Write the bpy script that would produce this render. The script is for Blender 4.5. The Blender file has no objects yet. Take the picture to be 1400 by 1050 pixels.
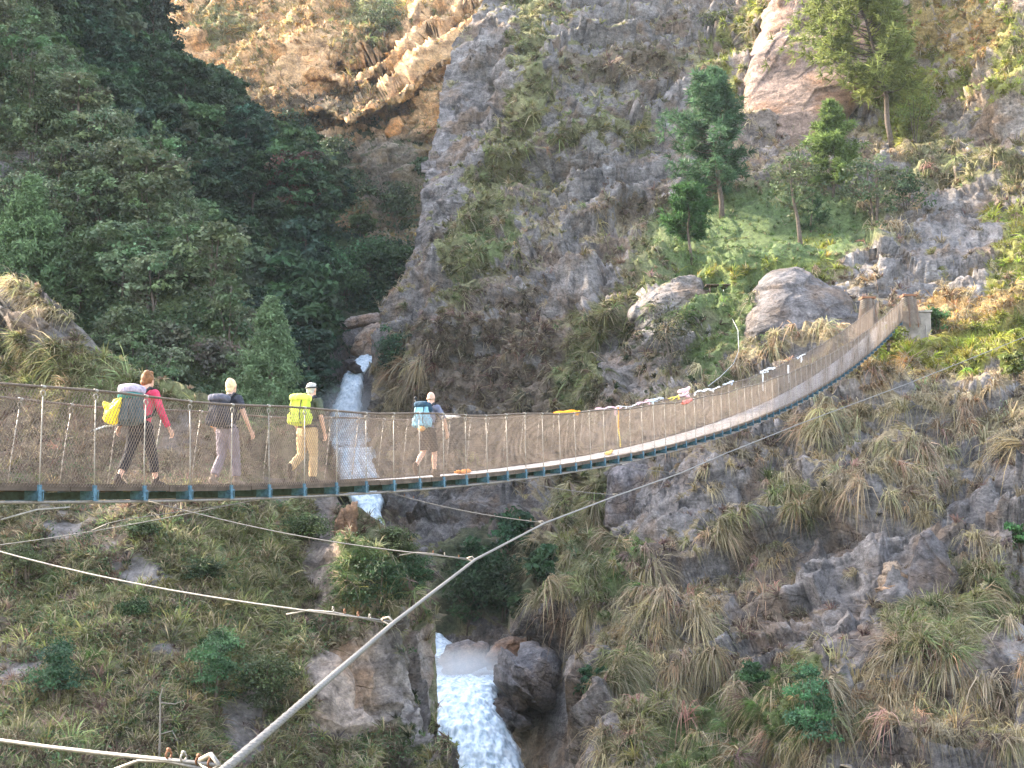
import bpy, bmesh, math, random, time
import numpy as np
from mathutils import Vector, Matrix

T0 = time.time()
RNG = np.random.default_rng(7)
random.seed(7)
scene = bpy.context.scene
COL = scene.collection
R = math.radians

# ------------------------------------------------------------------ camera
F, CU, CV, HZ = 1900.0, 700.0, 525.0, 720.0
PITCH = math.atan((HZ - CV) / F)
CP, SP = math.cos(PITCH), math.sin(PITCH)

def at(u, v, Y):
    """world point seen at photo pixel (u, v) at forward distance Y (arrays allowed)"""
    x = (np.asarray(u, float) - CU) / F
    y = (CV - np.asarray(v, float)) / F
    ry = CP - SP * y
    rz = SP + CP * y
    Y = np.asarray(Y, float)
    return np.stack([x * Y / ry, Y + 0 * x, rz * Y / ry], -1)

def proj(P):
    P = np.asarray(P, float)
    f = P[..., 1] * CP + P[..., 2] * SP
    up = -P[..., 1] * SP + P[..., 2] * CP
    f = np.where(f < 0.1, 0.1, f)
    return CU + F * P[..., 0] / f, CV - F * up / f

cam_d = bpy.data.cameras.new('camera')
cam = bpy.data.objects.new('camera', cam_d)
COL.objects.link(cam)
cam_d.sensor_width = 36.0
cam_d.lens = 36.0 * F / 1400.0
cam_d.clip_start = 0.1
cam_d.clip_end = 3000.0
cam.rotation_euler = (math.pi / 2 + PITCH, 0, 0)
scene.camera = cam

# ------------------------------------------------------------------ noise
def _hash(ix, iy, iz, seed):
    h = (ix.astype(np.uint32) * np.uint32(374761393) + iy.astype(np.uint32) * np.uint32(668265263)
         + iz.astype(np.uint32) * np.uint32(2147483647) + np.uint32((seed * 974711 + 12345) & 0xffffffff))
    h = (h ^ (h >> np.uint32(13))) * np.uint32(1274126177)
    h = (h ^ (h >> np.uint32(16))) * np.uint32(2246822519)
    return h ^ (h >> np.uint32(15))

_G = np.array([[1,1,0],[-1,1,0],[1,-1,0],[-1,-1,0],[1,0,1],[-1,0,1],[1,0,-1],[-1,0,-1],
               [0,1,1],[0,-1,1],[0,1,-1],[0,-1,-1],[1,1,0],[-1,1,0],[0,-1,1],[0,-1,-1]], np.float32)

def perlin(p, seed=0):
    p = np.asarray(p, np.float32)
    sh = p.shape[:-1]
    p = p.reshape(-1, 3)
    i = np.floor(p).astype(np.int64)
    f = p - i
    w = f * f * f * (f * (f * 6 - 15) + 10)
    out = np.zeros(len(p), np.float32)
    for dx in (0, 1):
        wx = w[:, 0] if dx else 1 - w[:, 0]
        for dy in (0, 1):
            wy = w[:, 1] if dy else 1 - w[:, 1]
            for dz in (0, 1):
                wz = w[:, 2] if dz else 1 - w[:, 2]
                g = _G[_hash(i[:, 0] + dx, i[:, 1] + dy, i[:, 2] + dz, seed) & 15]
                d = g[:, 0] * (f[:, 0] - dx) + g[:, 1] * (f[:, 1] - dy) + g[:, 2] * (f[:, 2] - dz)
                out += wx * wy * wz * d
    return out.reshape(sh)

def fbm(p, octaves=4, seed=0, gain=0.5, lac=2.03, ridged=False):
    a, s, out = 1.0, 0.0, 0.0
    q = np.asarray(p, np.float32)
    for o in range(octaves):
        n = perlin(q, seed + o * 17)
        if ridged:
            n = 0.55 - np.abs(n) * 1.6
        out = out + a * n
        s += a
        a *= gain
        q = q * lac + 3.7
    return out / s

def sstep(a, b, x):
    t = np.clip((x - a) / (b - a), 0, 1)
    return t * t * (3 - 2 * t)

# ------------------------------------------------------------------ materials
class NT:
    def __init__(self, name):
        self.m = bpy.data.materials.new(name)
        self.m.use_nodes = True
        self.t = self.m.node_tree
        self.t.nodes.clear()
        self.out = self.n('ShaderNodeOutputMaterial')
    def n(self, typ, **kw):
        nd = self.t.nodes.new(typ)
        for k, v in kw.items():
            setattr(nd, k, v)
        return nd
    def l(self, a, b):
        self.t.links.new(a, b)
    def mix(self, fac, a, b, mode='MIX'):
        nd = self.n('ShaderNodeMix', data_type='RGBA', blend_type=mode)
        for sock, v in ((nd.inputs[0], fac), (nd.inputs[6], a), (nd.inputs[7], b)):
            if hasattr(v, 'links') or isinstance(v, bpy.types.NodeSocket):
                self.l(v, sock)
            elif isinstance(v, (tuple, list)):
                sock.default_value = (*v, 1.0) if len(v) == 3 else v
            else:
                sock.default_value = v
        return nd.outputs[2]
    def math(self, op, a, b=0.0, c=0.0, clamp=False):
        nd = self.n('ShaderNodeMath', operation=op, use_clamp=clamp)
        for s, v in zip(nd.inputs, (a, b, c)):
            if isinstance(v, bpy.types.NodeSocket):
                self.l(v, s)
            else:
                s.default_value = v
        return nd.outputs[0]
    def ramp(self, fac, stops, interp='LINEAR'):
        nd = self.n('ShaderNodeValToRGB')
        nd.color_ramp.interpolation = interp
        e = nd.color_ramp.elements
        while len(e) < len(stops):
            e.new(0.5)
        for el, (p, c) in zip(e, stops):
            el.position = p
            el.color = (*c, 1.0) if len(c) == 3 else c
        self.l(fac, nd.inputs[0])
        return nd.outputs[0]
    def noise(self, vec, scale, detail=4, rough=0.55, dist=0.0):
        nd = self.n('ShaderNodeTexNoise')
        nd.inputs['Scale'].default_value = scale
        nd.inputs['Detail'].default_value = detail
        nd.inputs['Roughness'].default_value = rough
        nd.inputs['Distortion'].default_value = dist
        if vec is not None:
            self.l(vec, nd.inputs['Vector'])
        return nd.outputs['Fac']
    def coords(self, scale=(1, 1, 1), rot=(0, 0, 0)):
        tc = self.n('ShaderNodeTexCoord')
        mp = self.n('ShaderNodeMapping')
        mp.inputs['Scale'].default_value = scale
        mp.inputs['Rotation'].default_value = rot
        self.l(tc.outputs['Object'], mp.inputs['Vector'])
        return mp.outputs[0]
    def bsdf(self, color, rough=0.8, bump=None, bump_str=0.3, bump_dist=0.05, metallic=0.0, spec=0.3, trans=None):
        b = self.n('ShaderNodeBsdfPrincipled')
        for key, v in (('Base Color', color), ('Roughness', rough), ('Metallic', metallic)):
            s = b.inputs[key]
            if isinstance(v, bpy.types.NodeSocket):
                self.l(v, s)
            else:
                s.default_value = (*v, 1.0) if isinstance(v, (tuple, list)) else v
        b.inputs['Specular IOR Level'].default_value = spec
        if bump is not None:
            bn = self.n('ShaderNodeBump')
            bn.inputs['Strength'].default_value = bump_str
            bn.inputs['Distance'].default_value = bump_dist
            self.l(bump, bn.inputs['Height'])
            self.l(bn.outputs[0], b.inputs['Normal'])
        sh = b.outputs[0]
        if trans:
            tr = self.n('ShaderNodeBsdfTranslucent')
            if isinstance(color, bpy.types.NodeSocket):
                self.l(color, tr.inputs[0])
            else:
                tr.inputs[0].default_value = (*color, 1.0)
            mx = self.n('ShaderNodeMixShader')
            mx.inputs[0].default_value = trans
            self.l(b.outputs[0], mx.inputs[1])
            self.l(tr.outputs[0], mx.inputs[2])
            sh = mx.outputs[0]
        self.l(sh, self.out.inputs[0])
        return self.m

def simple_mat(name, col, rough=0.7, var=0.25, scale=8.0, metallic=0.0, bump=0.0, spec=0.3):
    t = NT(name)
    vec = t.coords()
    f = t.noise(vec, scale, 5, 0.6)
    a = tuple(c * (1 - var) for c in col)
    b = tuple(min(1, c * (1 + var)) for c in col)
    c = t.ramp(f, [(0.3, a), (0.7, b)])
    return t.bsdf(c, rough, bump=f if bump else None, bump_str=bump, bump_dist=0.02, metallic=metallic, spec=spec)

def attr_mat(name, trans=0.3, rough=0.75, attr='tint', vary=True):
    """leaf / grass material: colour from the mesh's own per-leaf tint, plus a little per-object variation"""
    t = NT(name)
    a = t.n('ShaderNodeAttribute', attribute_name=attr)
    c = a.outputs['Color']
    if vary:
        oi = t.n('ShaderNodeObjectInfo')
        hsv = t.n('ShaderNodeHueSaturation')
        t.l(t.math('MULTIPLY_ADD', oi.outputs['Random'], 0.05, 0.475), hsv.inputs['Hue'])
        t.l(t.math('MULTIPLY_ADD', oi.outputs['Random'], 0.5, 0.75), hsv.inputs['Value'])
        t.l(c, hsv.inputs['Color'])
        c = hsv.outputs[0]
    return t.bsdf(c, rough, trans=trans, spec=0.2)

# ------------------------------------------------------------------ mesh helpers
def tag(o, label=None, cat=None, group=None, kind=None):
    if label: o['label'] = label
    if cat: o['category'] = cat
    if group: o['group'] = group
    if kind: o['kind'] = kind
    return o

def link(name, me, mat=None, parent=None):
    o = bpy.data.objects.new(name, me)
    COL.objects.link(o)
    if mat is not None:
        me.materials.append(mat)
    if parent is not None:
        o.parent = parent
    return o

def empty(name, loc=(0, 0, 0), rz=0.0, **kw):
    o = bpy.data.objects.new(name, None)
    COL.objects.link(o)
    o.empty_display_size = 0.2
    o.location = loc
    o.rotation_euler = (0, 0, rz)
    return tag(o, **kw)

def np_mesh(name, V, Q, smooth=False, color=None, tris=None):
    """fast mesh: V (n,3), Q (m,4) quads, tris (k,3)"""
    me = bpy.data.meshes.new(name)
    V = np.ascontiguousarray(V, np.float32).reshape(-1, 3)
    Q = np.zeros((0, 4), np.int32) if Q is None else np.asarray(Q, np.int32)
    T = np.zeros((0, 3), np.int32) if tris is None else np.asarray(tris, np.int32)
    loops = np.concatenate([Q.reshape(-1), T.reshape(-1)])
    me.vertices.add(len(V))
    me.vertices.foreach_set('co', V.reshape(-1))
    me.loops.add(len(loops))
    me.loops.foreach_set('vertex_index', loops)
    npoly = len(Q) + len(T)
    me.polygons.add(npoly)
    st = np.concatenate([np.arange(len(Q)) * 4, len(Q) * 4 + np.arange(len(T)) * 3]).astype(np.int32)
    me.polygons.foreach_set('loop_start', st)
    me.polygons.foreach_set('use_smooth', np.full(npoly, smooth, bool))
    me.update(calc_edges=True)
    if color is not None:
        set_color(me, 'tint', color)
    return me

def set_color(me, name, C):
    C = np.asarray(C, np.float32)
    if C.shape[1] == 3:
        C = np.concatenate([C, np.ones((len(C), 1), np.float32)], 1)
    a = me.color_attributes.new(name, 'FLOAT_COLOR', 'POINT')
    a.data.foreach_set('color', C.reshape(-1))

class MB:
    """collects tubes, boxes, ellipsoids into one mesh"""
    def __init__(self):
        self.V, self.Fs, self.n = [], [], 0
    def add(self, V, Fs):
        self.V.append(np.asarray(V, float).reshape(-1, 3))
        self.Fs += [tuple(i + self.n for i in f) for f in Fs]
        self.n += len(self.V[-1])
        return self
    def tube(self, pts, rad, seg=8, cap=True, rounded=False):
        pts = np.asarray(pts, float)
        rad = np.broadcast_to(np.asarray(rad, float), (len(pts),)).copy()
        if rounded:
            d0 = pts[0] - pts[1]; d0 /= np.linalg.norm(d0) + 1e-9
            d1 = pts[-1] - pts[-2]; d1 /= np.linalg.norm(d1) + 1e-9
            pre = [pts[0] + d0 * rad[0] * math.sin(a) for a in (1.45, 1.05, 0.55)]
            pr = [rad[0] * math.cos(a) for a in (1.45, 1.05, 0.55)]
            post = [pts[-1] + d1 * rad[-1] * math.sin(a) for a in (0.55, 1.05, 1.45)]
            po = [rad[-1] * math.cos(a) for a in (0.55, 1.05, 1.45)]
            pts = np.concatenate([pre, pts, post]); rad = np.concatenate([pr, rad, po])
        t = np.gradient(pts, axis=0)
        t /= np.linalg.norm(t, axis=1)[:, None] + 1e-12
        ref = np.array([0, 0, 1.0]) if abs(t[0][2]) < 0.9 else np.array([1.0, 0, 0])
        u = np.cross(t[0], ref); u /= np.linalg.norm(u)
        ang = np.arange(seg) * 2 * math.pi / seg
        V = []
        for i in range(len(pts)):
            u = u - t[i] * np.dot(u, t[i]); u /= np.linalg.norm(u) + 1e-12
            w = np.cross(t[i], u)
            V.append(pts[i] + rad[i] * (np.cos(ang)[:, None] * u + np.sin(ang)[:, None] * w))
        Fs = []
        for i in range(len(pts) - 1):
            for k in range(seg):
                a, b = i * seg + k, i * seg + (k + 1) % seg
                Fs.append((a, b, b + seg, a + seg))
        if cap:
            Fs.append(tuple(range(seg - 1, -1, -1)))
            Fs.append(tuple(range((len(pts) - 1) * seg, len(pts) * seg)))
        return self.add(np.concatenate(V), Fs)
    def ell(self, c, r, rot=None, nu=14, nv=9, e1=1.0, e2=1.0):
        """(super)ellipsoid; e<1 gives a rounded box"""
        sp = lambda x, e: np.sign(x) * np.abs(x) ** e
        ph = np.linspace(-math.pi / 2, math.pi / 2, nv + 2)[1:-1]
        th = np.arange(nu) * 2 * math.pi / nu
        V = [(0, 0, -1)]
        for p in ph:
            for q in th:
                V.append((sp(math.cos(p), e1) * sp(math.cos(q), e2), sp(math.cos(p), e1) * sp(math.sin(q), e2), sp(math.sin(p), e1)))
        V.append((0, 0, 1))
        V = np.array(V, float) * np.asarray(r, float)
        if rot is not None:
            V = V @ np.array(rot.to_3x3()).T
        V = V + np.asarray(c, float)
        Fs = []
        for k in range(nu):
            Fs.append((0, 1 + (k + 1) % nu, 1 + k))
        for i in range(len(ph) - 1):
            for k in range(nu):
                a, b = 1 + i * nu + k, 1 + i * nu + (k + 1) % nu
                Fs.append((a, b, b + nu, a + nu))
        top = len(V) - 1
        s = 1 + (len(ph) - 1) * nu
        for k in range(nu):
            Fs.append((s + k, s + (k + 1) % nu, top))
        return self.add(V, Fs)
    def box(self, c, s, M=None):
        V = np.array([(x, y, z) for x in (-.5, .5) for y in (-.5, .5) for z in (-.5, .5)]) * np.asarray(s, float)
        if M is not None:
            V = V @ np.asarray(M).T
        V = V + np.asarray(c, float)
        return self.add(V, [(0, 1, 3, 2), (4, 6, 7, 5), (0, 4, 5, 1), (2, 3, 7, 6), (0, 2, 6, 4), (1, 5, 7, 3)])
    def build(self, name, mat, parent=None, smooth=True, bevel=0.0):
        me = bpy.data.meshes.new(name)
        me.from_pydata(np.concatenate(self.V).tolist(), [], self.Fs)
        me.polygons.foreach_set('use_smooth', [smooth] * len(me.polygons))
        me.update()
        o = link(name, me, mat, parent)
        if bevel:
            md = o.modifiers.new('bevel', 'BEVEL'); md.width = bevel; md.segments = 2
        return o
    def fused(self, name, mat, parent=None, voxel=0.012, smooth_it=4):
        """all shapes grown into one continuous surface"""
        o = self.build(name, None, None)
        md = o.modifiers.new('r', 'REMESH'); md.mode = 'VOXEL'; md.voxel_size = voxel; md.use_smooth_shade = True
        ms = o.modifiers.new('s', 'SMOOTH'); ms.iterations = smooth_it; ms.factor = 0.5
        dg = bpy.context.evaluated_depsgraph_get()
        me = bpy.data.meshes.new_from_object(o.evaluated_get(dg))
        old = o.data
        bpy.data.objects.remove(o)
        bpy.data.meshes.remove(old)
        me.name = name
        me.materials.clear()
        return link(name, me, mat, parent)

def copy_tree(o, parent=None):
    c = o.copy()
    COL.objects.link(c)
    if parent is not None:
        c.parent = parent
    for ch in list(o.children):
        copy_tree(ch, c)
    return c
# ------------------------------------------------------------------ terrain sheets
def tps(ctrl):
    """smooth surface through (u, v, distance) control points"""
    c = np.asarray(ctrl, float)
    P = c[:, :2] / 300.0
    n = len(P)
    d = np.linalg.norm(P[:, None] - P[None], axis=2)
    A = np.zeros((n + 3, n + 3))
    A[:n, :n] = d + np.eye(n) * 0.01
    A[:n, n] = 1; A[n, :n] = 1
    A[:n, n + 1:] = P; A[n + 1:, :n] = P.T
    w = np.linalg.solve(A, np.concatenate([c[:, 2], [0, 0, 0]]))
    def ev(u, v):
        q = np.stack([u, v], -1).reshape(-1, 2) / 300.0
        out = w[n] + q @ w[n + 1:]
        for i in range(n):
            out += w[i] * np.linalg.norm(q - P[i], axis=1)
        return out.reshape(np.shape(u))
    return ev

def grid_normals(P):
    du = np.gradient(P, axis=1); dv = np.gradient(P, axis=0)
    N = np.cross(du, dv)
    N /= np.linalg.norm(N, axis=2)[..., None] + 1e-9
    flip = np.sum(N * P, axis=2) > 0            # towards the camera side of the sheet
    N[flip] *= -1
    return N

def polyline(pts, t):
    """points along a polyline at fractions t of its length"""
    p = np.asarray(pts, float)
    L = np.concatenate([[0], np.cumsum(np.linalg.norm(np.diff(p[:, :2], axis=0), axis=1))])
    s = t * L[-1]
    return np.stack([np.interp(s, L, p[:, k]) for k in range(p.shape[1])], -1)

KIND = {  # ground cover colours (linear)
    'dry':   (0.315, 0.250, 0.150),
    'brown': (0.165, 0.125, 0.092),
    'olive': (0.185, 0.185, 0.085),
    'green': (0.115, 0.160, 0.055),
    'sunlit_green':  (0.240, 0.250, 0.050),  # yellow-green of sunlit grass, sunlight put into the colour
    'gold':  (0.340, 0.220, 0.085),
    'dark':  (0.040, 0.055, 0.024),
}
KN = list(KIND)
KC = np.array([KIND[k] for k in KN])

def regions(U, V, P, regs, base_rock, base_kind, seed=3):
    """rockness (0 cover .. 1 bare rock) and kind weights from hand placed patches with ragged edges"""
    w = fbm(P * 0.22, 3, seed) * 55 + fbm(P * 0.9, 2, seed + 9) * 25
    w2 = fbm(P * 0.22 + 40, 3, seed + 5) * 55 + fbm(P * 0.9 + 11, 2, seed + 3) * 25
    u, v = U + w, V + w2
    rock = np.full(U.shape, float(base_rock))
    K = np.zeros(U.shape + (len(KN),))
    for k, x in base_kind.items():
        K[..., KN.index(k)] = x
    for (cu, cv, ru, rv, rot, kind, amt, rk) in regs:
        a = R(rot)
        x, y = u - cu, v - cv
        x, y = (x * math.cos(a) + y * math.sin(a)) / ru, (-x * math.sin(a) + y * math.cos(a)) / rv
        g = sstep(1.25, 0.7, np.sqrt(x * x + y * y)) * amt
        rock = rock * (1 - g) + rk * g
        if kind:
            K *= (1 - g)[..., None]
            K[..., KN.index(kind)] += g
    return rock, K / (K.sum(-1, keepdims=True) + 1e-6)

def rock_shape(P, big=1.0, strata=(-0.25, 0.15, 0.95), seed=1, wl=2.6, step=1.0, fine=1.0, crack=1.0):
    """signed distance (metres) by which bare rock stands out along the normal"""
    s = np.asarray(strata, float); s /= np.linalg.norm(s)
    h = big * (1.5 * fbm(P * 0.055, 3, seed) + 1.0 * fbm(P * 0.16, 3, seed + 31, ridged=True))
    ph = (P @ s) / (wl * 1.5) + 0.9 * fbm(P * 0.07, 2, seed + 7) + 0.22 * fbm(P * 0.4, 2, seed + 8)
    fr = ph - np.floor(ph)
    amp = 0.5 + 0.9 * sstep(-0.1, 0.25, fbm(P * 0.12 + 5, 2, seed + 9))
    h = h + step * 0.95 * amp * (sstep(0.0, 0.75, fr) - sstep(0.82, 1.0, fr))
    ph2 = (P @ s) / (wl * 0.27) + 1.2 * fbm(P * 0.5 + 9, 2, seed + 17)
    fr2 = ph2 - np.floor(ph2)
    h = h + step * 0.13 * (sstep(0.0, 0.7, fr2) - sstep(0.8, 1.0, fr2)) * amp
    # broken blocks: every block is a facet with its own tilt
    for sc, am, sd_ in ((0.10, 1.7, 40), (0.30, 1.0, 41), (0.9, 0.30, 42)):
        q = (P + (P @ s)[..., None] * s * 0.9) * sc + 0.35 * fbm(P * sc * 0.8, 2, seed + sd_ + 2)[..., None]
        h = h + crack * am * facet(q, seed + sd_)
    h = h + fine * (0.28 * fbm(P * 0.8, 3, seed + 51, gain=0.6) + 0.16 * fbm(P * 1.3, 3, seed + 61, ridged=True, gain=0.6))
    return h

def facet(q, seed):
    sh = q.shape[:-1]
    q = np.asarray(q, np.float32).reshape(-1, 3)
    i = np.floor(q).astype(np.int64)
    best = np.full(len(q), 9.0, np.float32)
    val = np.zeros(len(q), np.float32)
    for dx in (-1, 0, 1):
        for dy in (-1, 0, 1):
            for dz in (-1, 0, 1):
                c = i + np.array([dx, dy, dz])
                hh = _hash(c[:, 0], c[:, 1], c[:, 2], seed)
                o = np.stack([(hh & 1023), (hh >> np.uint32(10)) & 1023, (hh >> np.uint32(20)) & 1023], -1).astype(np.float32) / 1023
                d = q - (c + 0.15 + 0.7 * o)
                r = np.einsum('ij,ij->i', d, d)
                m = r < best
                best[m] = r[m]
                g = o[m] * 2 - 1
                val[m] = np.einsum('ij,ij->i', d[m], g[:, [1, 2, 0]]) * 0.9 + g[:, 0] * 0.35
    return val.reshape(sh)

class Sheet:
    def __init__(self, U, V, D=None, P=None):
        self.P0 = at(U, V, D) if P is None else P
        self.P = self.P0
    def displace(self, h):
        N = grid_normals(self.P)
        self.P = self.P + N * h[..., None]
        return self
    def finish(self, name, mat, regs, base_rock, base_kind, slope=(0.45, 0.8), tint=None, seed=3, keep_rock=1.0):
        self.N = grid_normals(self.P)
        self.U, self.V = proj(self.P)
        rock, K = regions(self.U, self.V, self.P, regs, base_rock, base_kind, seed)
        nz = self.N[..., 2]
        nn = fbm(self.P * 0.6, 3, seed + 77)
        # steep faces stay bare, ledges carry grass
        self.rock = np.clip(sstep(0.36, 0.64, rock + 0.30 * sstep(slope[1], slope[0], nz) - 0.15 + 0.45 * nn) * keep_rock, 0, 1)
        self.K = K
        cov = K @ KC
        cov = cov * (1 + 0.5 * fbm(self.P * 1.3, 3, seed + 5))[..., None]
        nr, nc = self.rock.shape
        idx = np.arange(nr * nc).reshape(nr, nc)
        Q = np.stack([idx[:-1, :-1], idx[1:, :-1], idx[1:, 1:], idx[:-1, 1:]], -1).reshape(-1, 4)
        self.me = np_mesh(name, self.P.reshape(-1, 3), Q, smooth=True)
        set_color(self.me, 'cover', np.concatenate([cov.reshape(-1, 3), (1 - self.rock).reshape(-1, 1)], 1))
        t = np.ones((nr, nc, 3)) if tint is None else tint(self.U, self.V, self.P)
        set_color(self.me, 'rocktint', t.reshape(-1, 3))
        self.o = link(name, self.me, mat)
        tag(self.o, kind='structure')
        self.me.polygons.foreach_set('use_smooth', np.full(len(self.me.polygons), True))
        return self
    def pick(self, u, v):
        """grid cell nearest to a pixel (among those facing us)"""
        d = (self.U - u) ** 2 + (self.V - v) ** 2
        i = np.unravel_index(np.argmin(d), d.shape)
        return self.P[i], self.N[i]

def rock_material(name, base=(0.156, 0.141, 0.135), dark=(0.052, 0.047, 0.047), pale=(0.33, 0.315, 0.31), brown=(0.165, 0.115, 0.080), rot=(0.35, 0.2, 0), sc=1.0):
    t = NT(name)
    vec = t.coords()
    st = t.coords(scale=(0.5, 0.5, 1.7), rot=rot)
    n1 = t.noise(vec, 0.30 * sc, 5, 0.6)
    n2 = t.noise(st, 0.55 * sc, 10, 0.72, 0.5)
    n3 = t.noise(vec, 1.9 * sc, 8, 0.75)
    n4 = t.noise(vec, 7.0 * sc, 6, 0.75)
    n5 = t.noise(t.coords(scale=(1, 1, 0.3)), 0.8 * sc, 6, 0.65, 0.3)
    c = t.ramp(n2, [(0.33, dark), (0.46, base), (0.58, tuple(x * 1.3 for x in base)), (0.72, pale)])
    c = t.mix(t.ramp(n1, [(0.48, (0, 0, 0)), (0.62, (0.85, 0.85, 0.85))]), c, brown)
    c = t.mix(t.ramp(n5, [(0.33, (0.8, 0.8, 0.8)), (0.45, (0, 0, 0))]), c, dark)               # dark seepage streaks
    c = t.mix(1.0, c, t.ramp(n3, [(0.33, (0.42, 0.41, 0.41)), (0.5, (1, 1, 1)), (0.68, (1.5, 1.48, 1.44))]), 'MULTIPLY')
    c = t.mix(1.0, c, t.ramp(n4, [(0.30, (0.55, 0.54, 0.53)), (0.5, (1, 1, 1)), (0.70, (1.5, 1.48, 1.46))]), 'MULTIPLY')
    cr = None
    for scale, wdt in ((0.16 * sc, 0.022), (0.5 * sc, 0.022)):
        mp = t.n('ShaderNodeVectorMath', operation='ADD')
        nz = t.n('ShaderNodeTexNoise'); nz.inputs['Scale'].default_value = scale * 1.6; nz.inputs['Detail'].default_value = 4
        t.l(vec, nz.inputs['Vector'])
        ms = t.n('ShaderNodeVectorMath', operation='SCALE'); ms.inputs['Scale'].default_value = 1.3 / scale * 0.6
        t.l(nz.outputs['Color'], ms.inputs[0])
        t.l(st, mp.inputs[0]); t.l(ms.outputs[0], mp.inputs[1])
        vo = t.n('ShaderNodeTexVoronoi', feature='DISTANCE_TO_EDGE'); vo.inputs['Scale'].default_value = scale
        t.l(mp.outputs[0], vo.inputs['Vector'])
        k = t.ramp(vo.outputs['Distance'], [(0.0, (0.0, 0.0, 0.0)), (wdt, (1, 1, 1))])
        k = t.mix(t.ramp(n3 if scale < 0.3 * sc else n1, [(0.44, (0, 0, 0)), (0.56, (1, 1, 1))]), (1.0, 1.0, 1.0), k)
        cr = k if cr is None else t.mix(1.0, cr, k, 'MULTIPLY')
    c = t.mix(1.0, c, t.mix(cr, (0.58, 0.56, 0.54), (1.0, 1.0, 1.0)), 'MULTIPLY')              # crevice shade painted into the colour along the joints
    tt = t.n('ShaderNodeAttribute', attribute_name='rocktint')
    c = t.mix(1.0, c, tt.outputs['Color'], 'MULTIPLY')
    cv = t.n('ShaderNodeAttribute', attribute_name='cover')
    g = t.noise(vec, 5.0, 6, 0.75)
    gc = t.mix(1.0, cv.outputs['Color'], t.ramp(g, [(0.3, (0.30, 0.28, 0.27)), (0.5, (0.75, 0.75, 0.75)), (0.7, (1.35, 1.35, 1.35))]), 'MULTIPLY')
    fac = t.math('ADD', cv.outputs['Alpha'], t.math('MULTIPLY_ADD', n3, 1.1, -0.55), clamp=True)
    fac = t.ramp(fac, [(0.40, (0, 0, 0)), (0.60, (1, 1, 1))])
    c = t.mix(fac, c, gc)
    h = t.math('ADD', n2, t.math('MULTIPLY', n3, 0.7))
    h = t.math('ADD', h, t.math('MULTIPLY', n4, 0.22))
    h = t.math('ADD', h, t.math('MULTIPLY', cr, 0.22))
    return t.bsdf(c, 0.85, bump=h, bump_str=0.9, bump_dist=0.34 / sc, spec=0.25)

M_ROCK = rock_material('schist_rock')
M_FAR = rock_material('warm_cliff_rock', base=(0.44, 0.33, 0.22), dark=(0.19, 0.135, 0.10), pale=(0.62, 0.51, 0.39), brown=(0.44, 0.26, 0.12), rot=(0.2, 0.5, 0), sc=0.6)

# ---- C: the great cliff and the far bank hillside on the right, down to the gorge
C_LEFT = [(-150, 700), (0, 662), (60, 622), (150, 598), (250, 580), (330, 572), (400, 548), (450, 528), (540, 506), (600, 508), (640, 480), (690, 440), (760, 420), (870, 430), (940, 440), (1120, 440)]
C_CTRL = [
    # top
    (690, -140, 168), (900, -140, 168), (1100, -140, 160), (1300, -140, 152), (1560, -140, 140),
    (665, 0, 152), (760, 0, 150), (900, 0, 152), (1000, 40, 147), (1080, 0, 140), (1200, 0, 141), (1400, 0, 132), (1560, 0, 125),
    (600, 150, 140), (690, 150, 140), (720, 150, 131), (850, 150, 134), (930, 150, 136), (1010, 180, 126), (1100, 160, 127), (1200, 150, 130), (1300, 150, 124), (1400, 150, 118), (1560, 150, 112),
    (578, 300, 128), (660, 300, 124), (760, 300, 122), (880, 300, 120), (985, 300, 114), (1090, 300, 112), (1200, 250, 118), (1260, 300, 112), (1400, 300, 106), (1560, 300, 100),
    (940, 362, 106), (1020, 362, 102), (1120, 350, 103), (1200, 345, 102), (1250, 340, 105),
    (530, 450, 119), (640, 450, 112), (760, 450, 107), (830, 430, 102), (900, 400, 99), (960, 420, 98), (1010, 420, 95.5), (1090, 410, 94), (1170, 410, 94), (1260, 400, 95), (1400, 400, 93), (1560, 400, 92),
    (1180, 470, 90), (1240, 470, 87.5), (1320, 470, 86), (1400, 480, 85), (1560, 480, 84),
    (508, 545, 114), (600, 550, 108), (720, 550, 102), (800, 550, 98), (850, 540, 95), (950, 510, 91), (1050, 510, 88), (1150, 520, 84), (1250, 540, 79), (1400, 560, 76),
    (530, 660, 108), (600, 680, 105), (720, 690, 101), (800, 660, 96), (822, 660, 82), (900, 650, 79), (1000, 620, 78), (1100, 620, 76), (1250, 640, 70), (1400, 660, 67), (1560, 660, 65),
    (430, 690, 116), (420, 760, 110), (430, 870, 101), (440, 940, 96), (440, 1050, 90), (440, 1130, 87), (520, 870, 95), (520, 1050, 83),
    (560, 760, 98), (640, 740, 94), (735, 750, 89), (765, 740, 77), (850, 760, 74), (1000, 760, 69), (1200, 780, 62), (1400, 800, 59), (1560, 800, 58),
    (600, 850, 88), (650, 845, 85), (715, 845, 81), (745, 845, 72), (850, 870, 67), (1000, 880, 61.5), (1200, 900, 56), (1400, 920, 53),
    (600, 890, 86), (650, 895, 82), (700, 890, 79), (600, 935, 82), (660, 935, 79), (705, 940, 71.5), (600, 990, 80), (680, 990, 77), (720, 990, 70), (760, 940, 69), (800, 960, 66), (850, 980, 61),
    (600, 1050, 78), (690, 1050, 75), (735, 1050, 68.5), (800, 1050, 63), (830, 1060, 56), (900, 1060, 54), (1000, 1060, 53), (1200, 1060, 49), (1400, 1060, 46), (1560, 1060, 45),
    (600, 1130, 74), (700, 1130, 70), (830, 1130, 53), (1000, 1130, 49), (1200, 1130, 45), (1400, 1130, 43),
]
nv, nu, nb = 560, 470, 30
vv = np.linspace(-150, 1120, nv)
ul = np.interp(vv, [p[0] for p in C_LEFT], [p[1] for p in C_LEFT])
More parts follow.
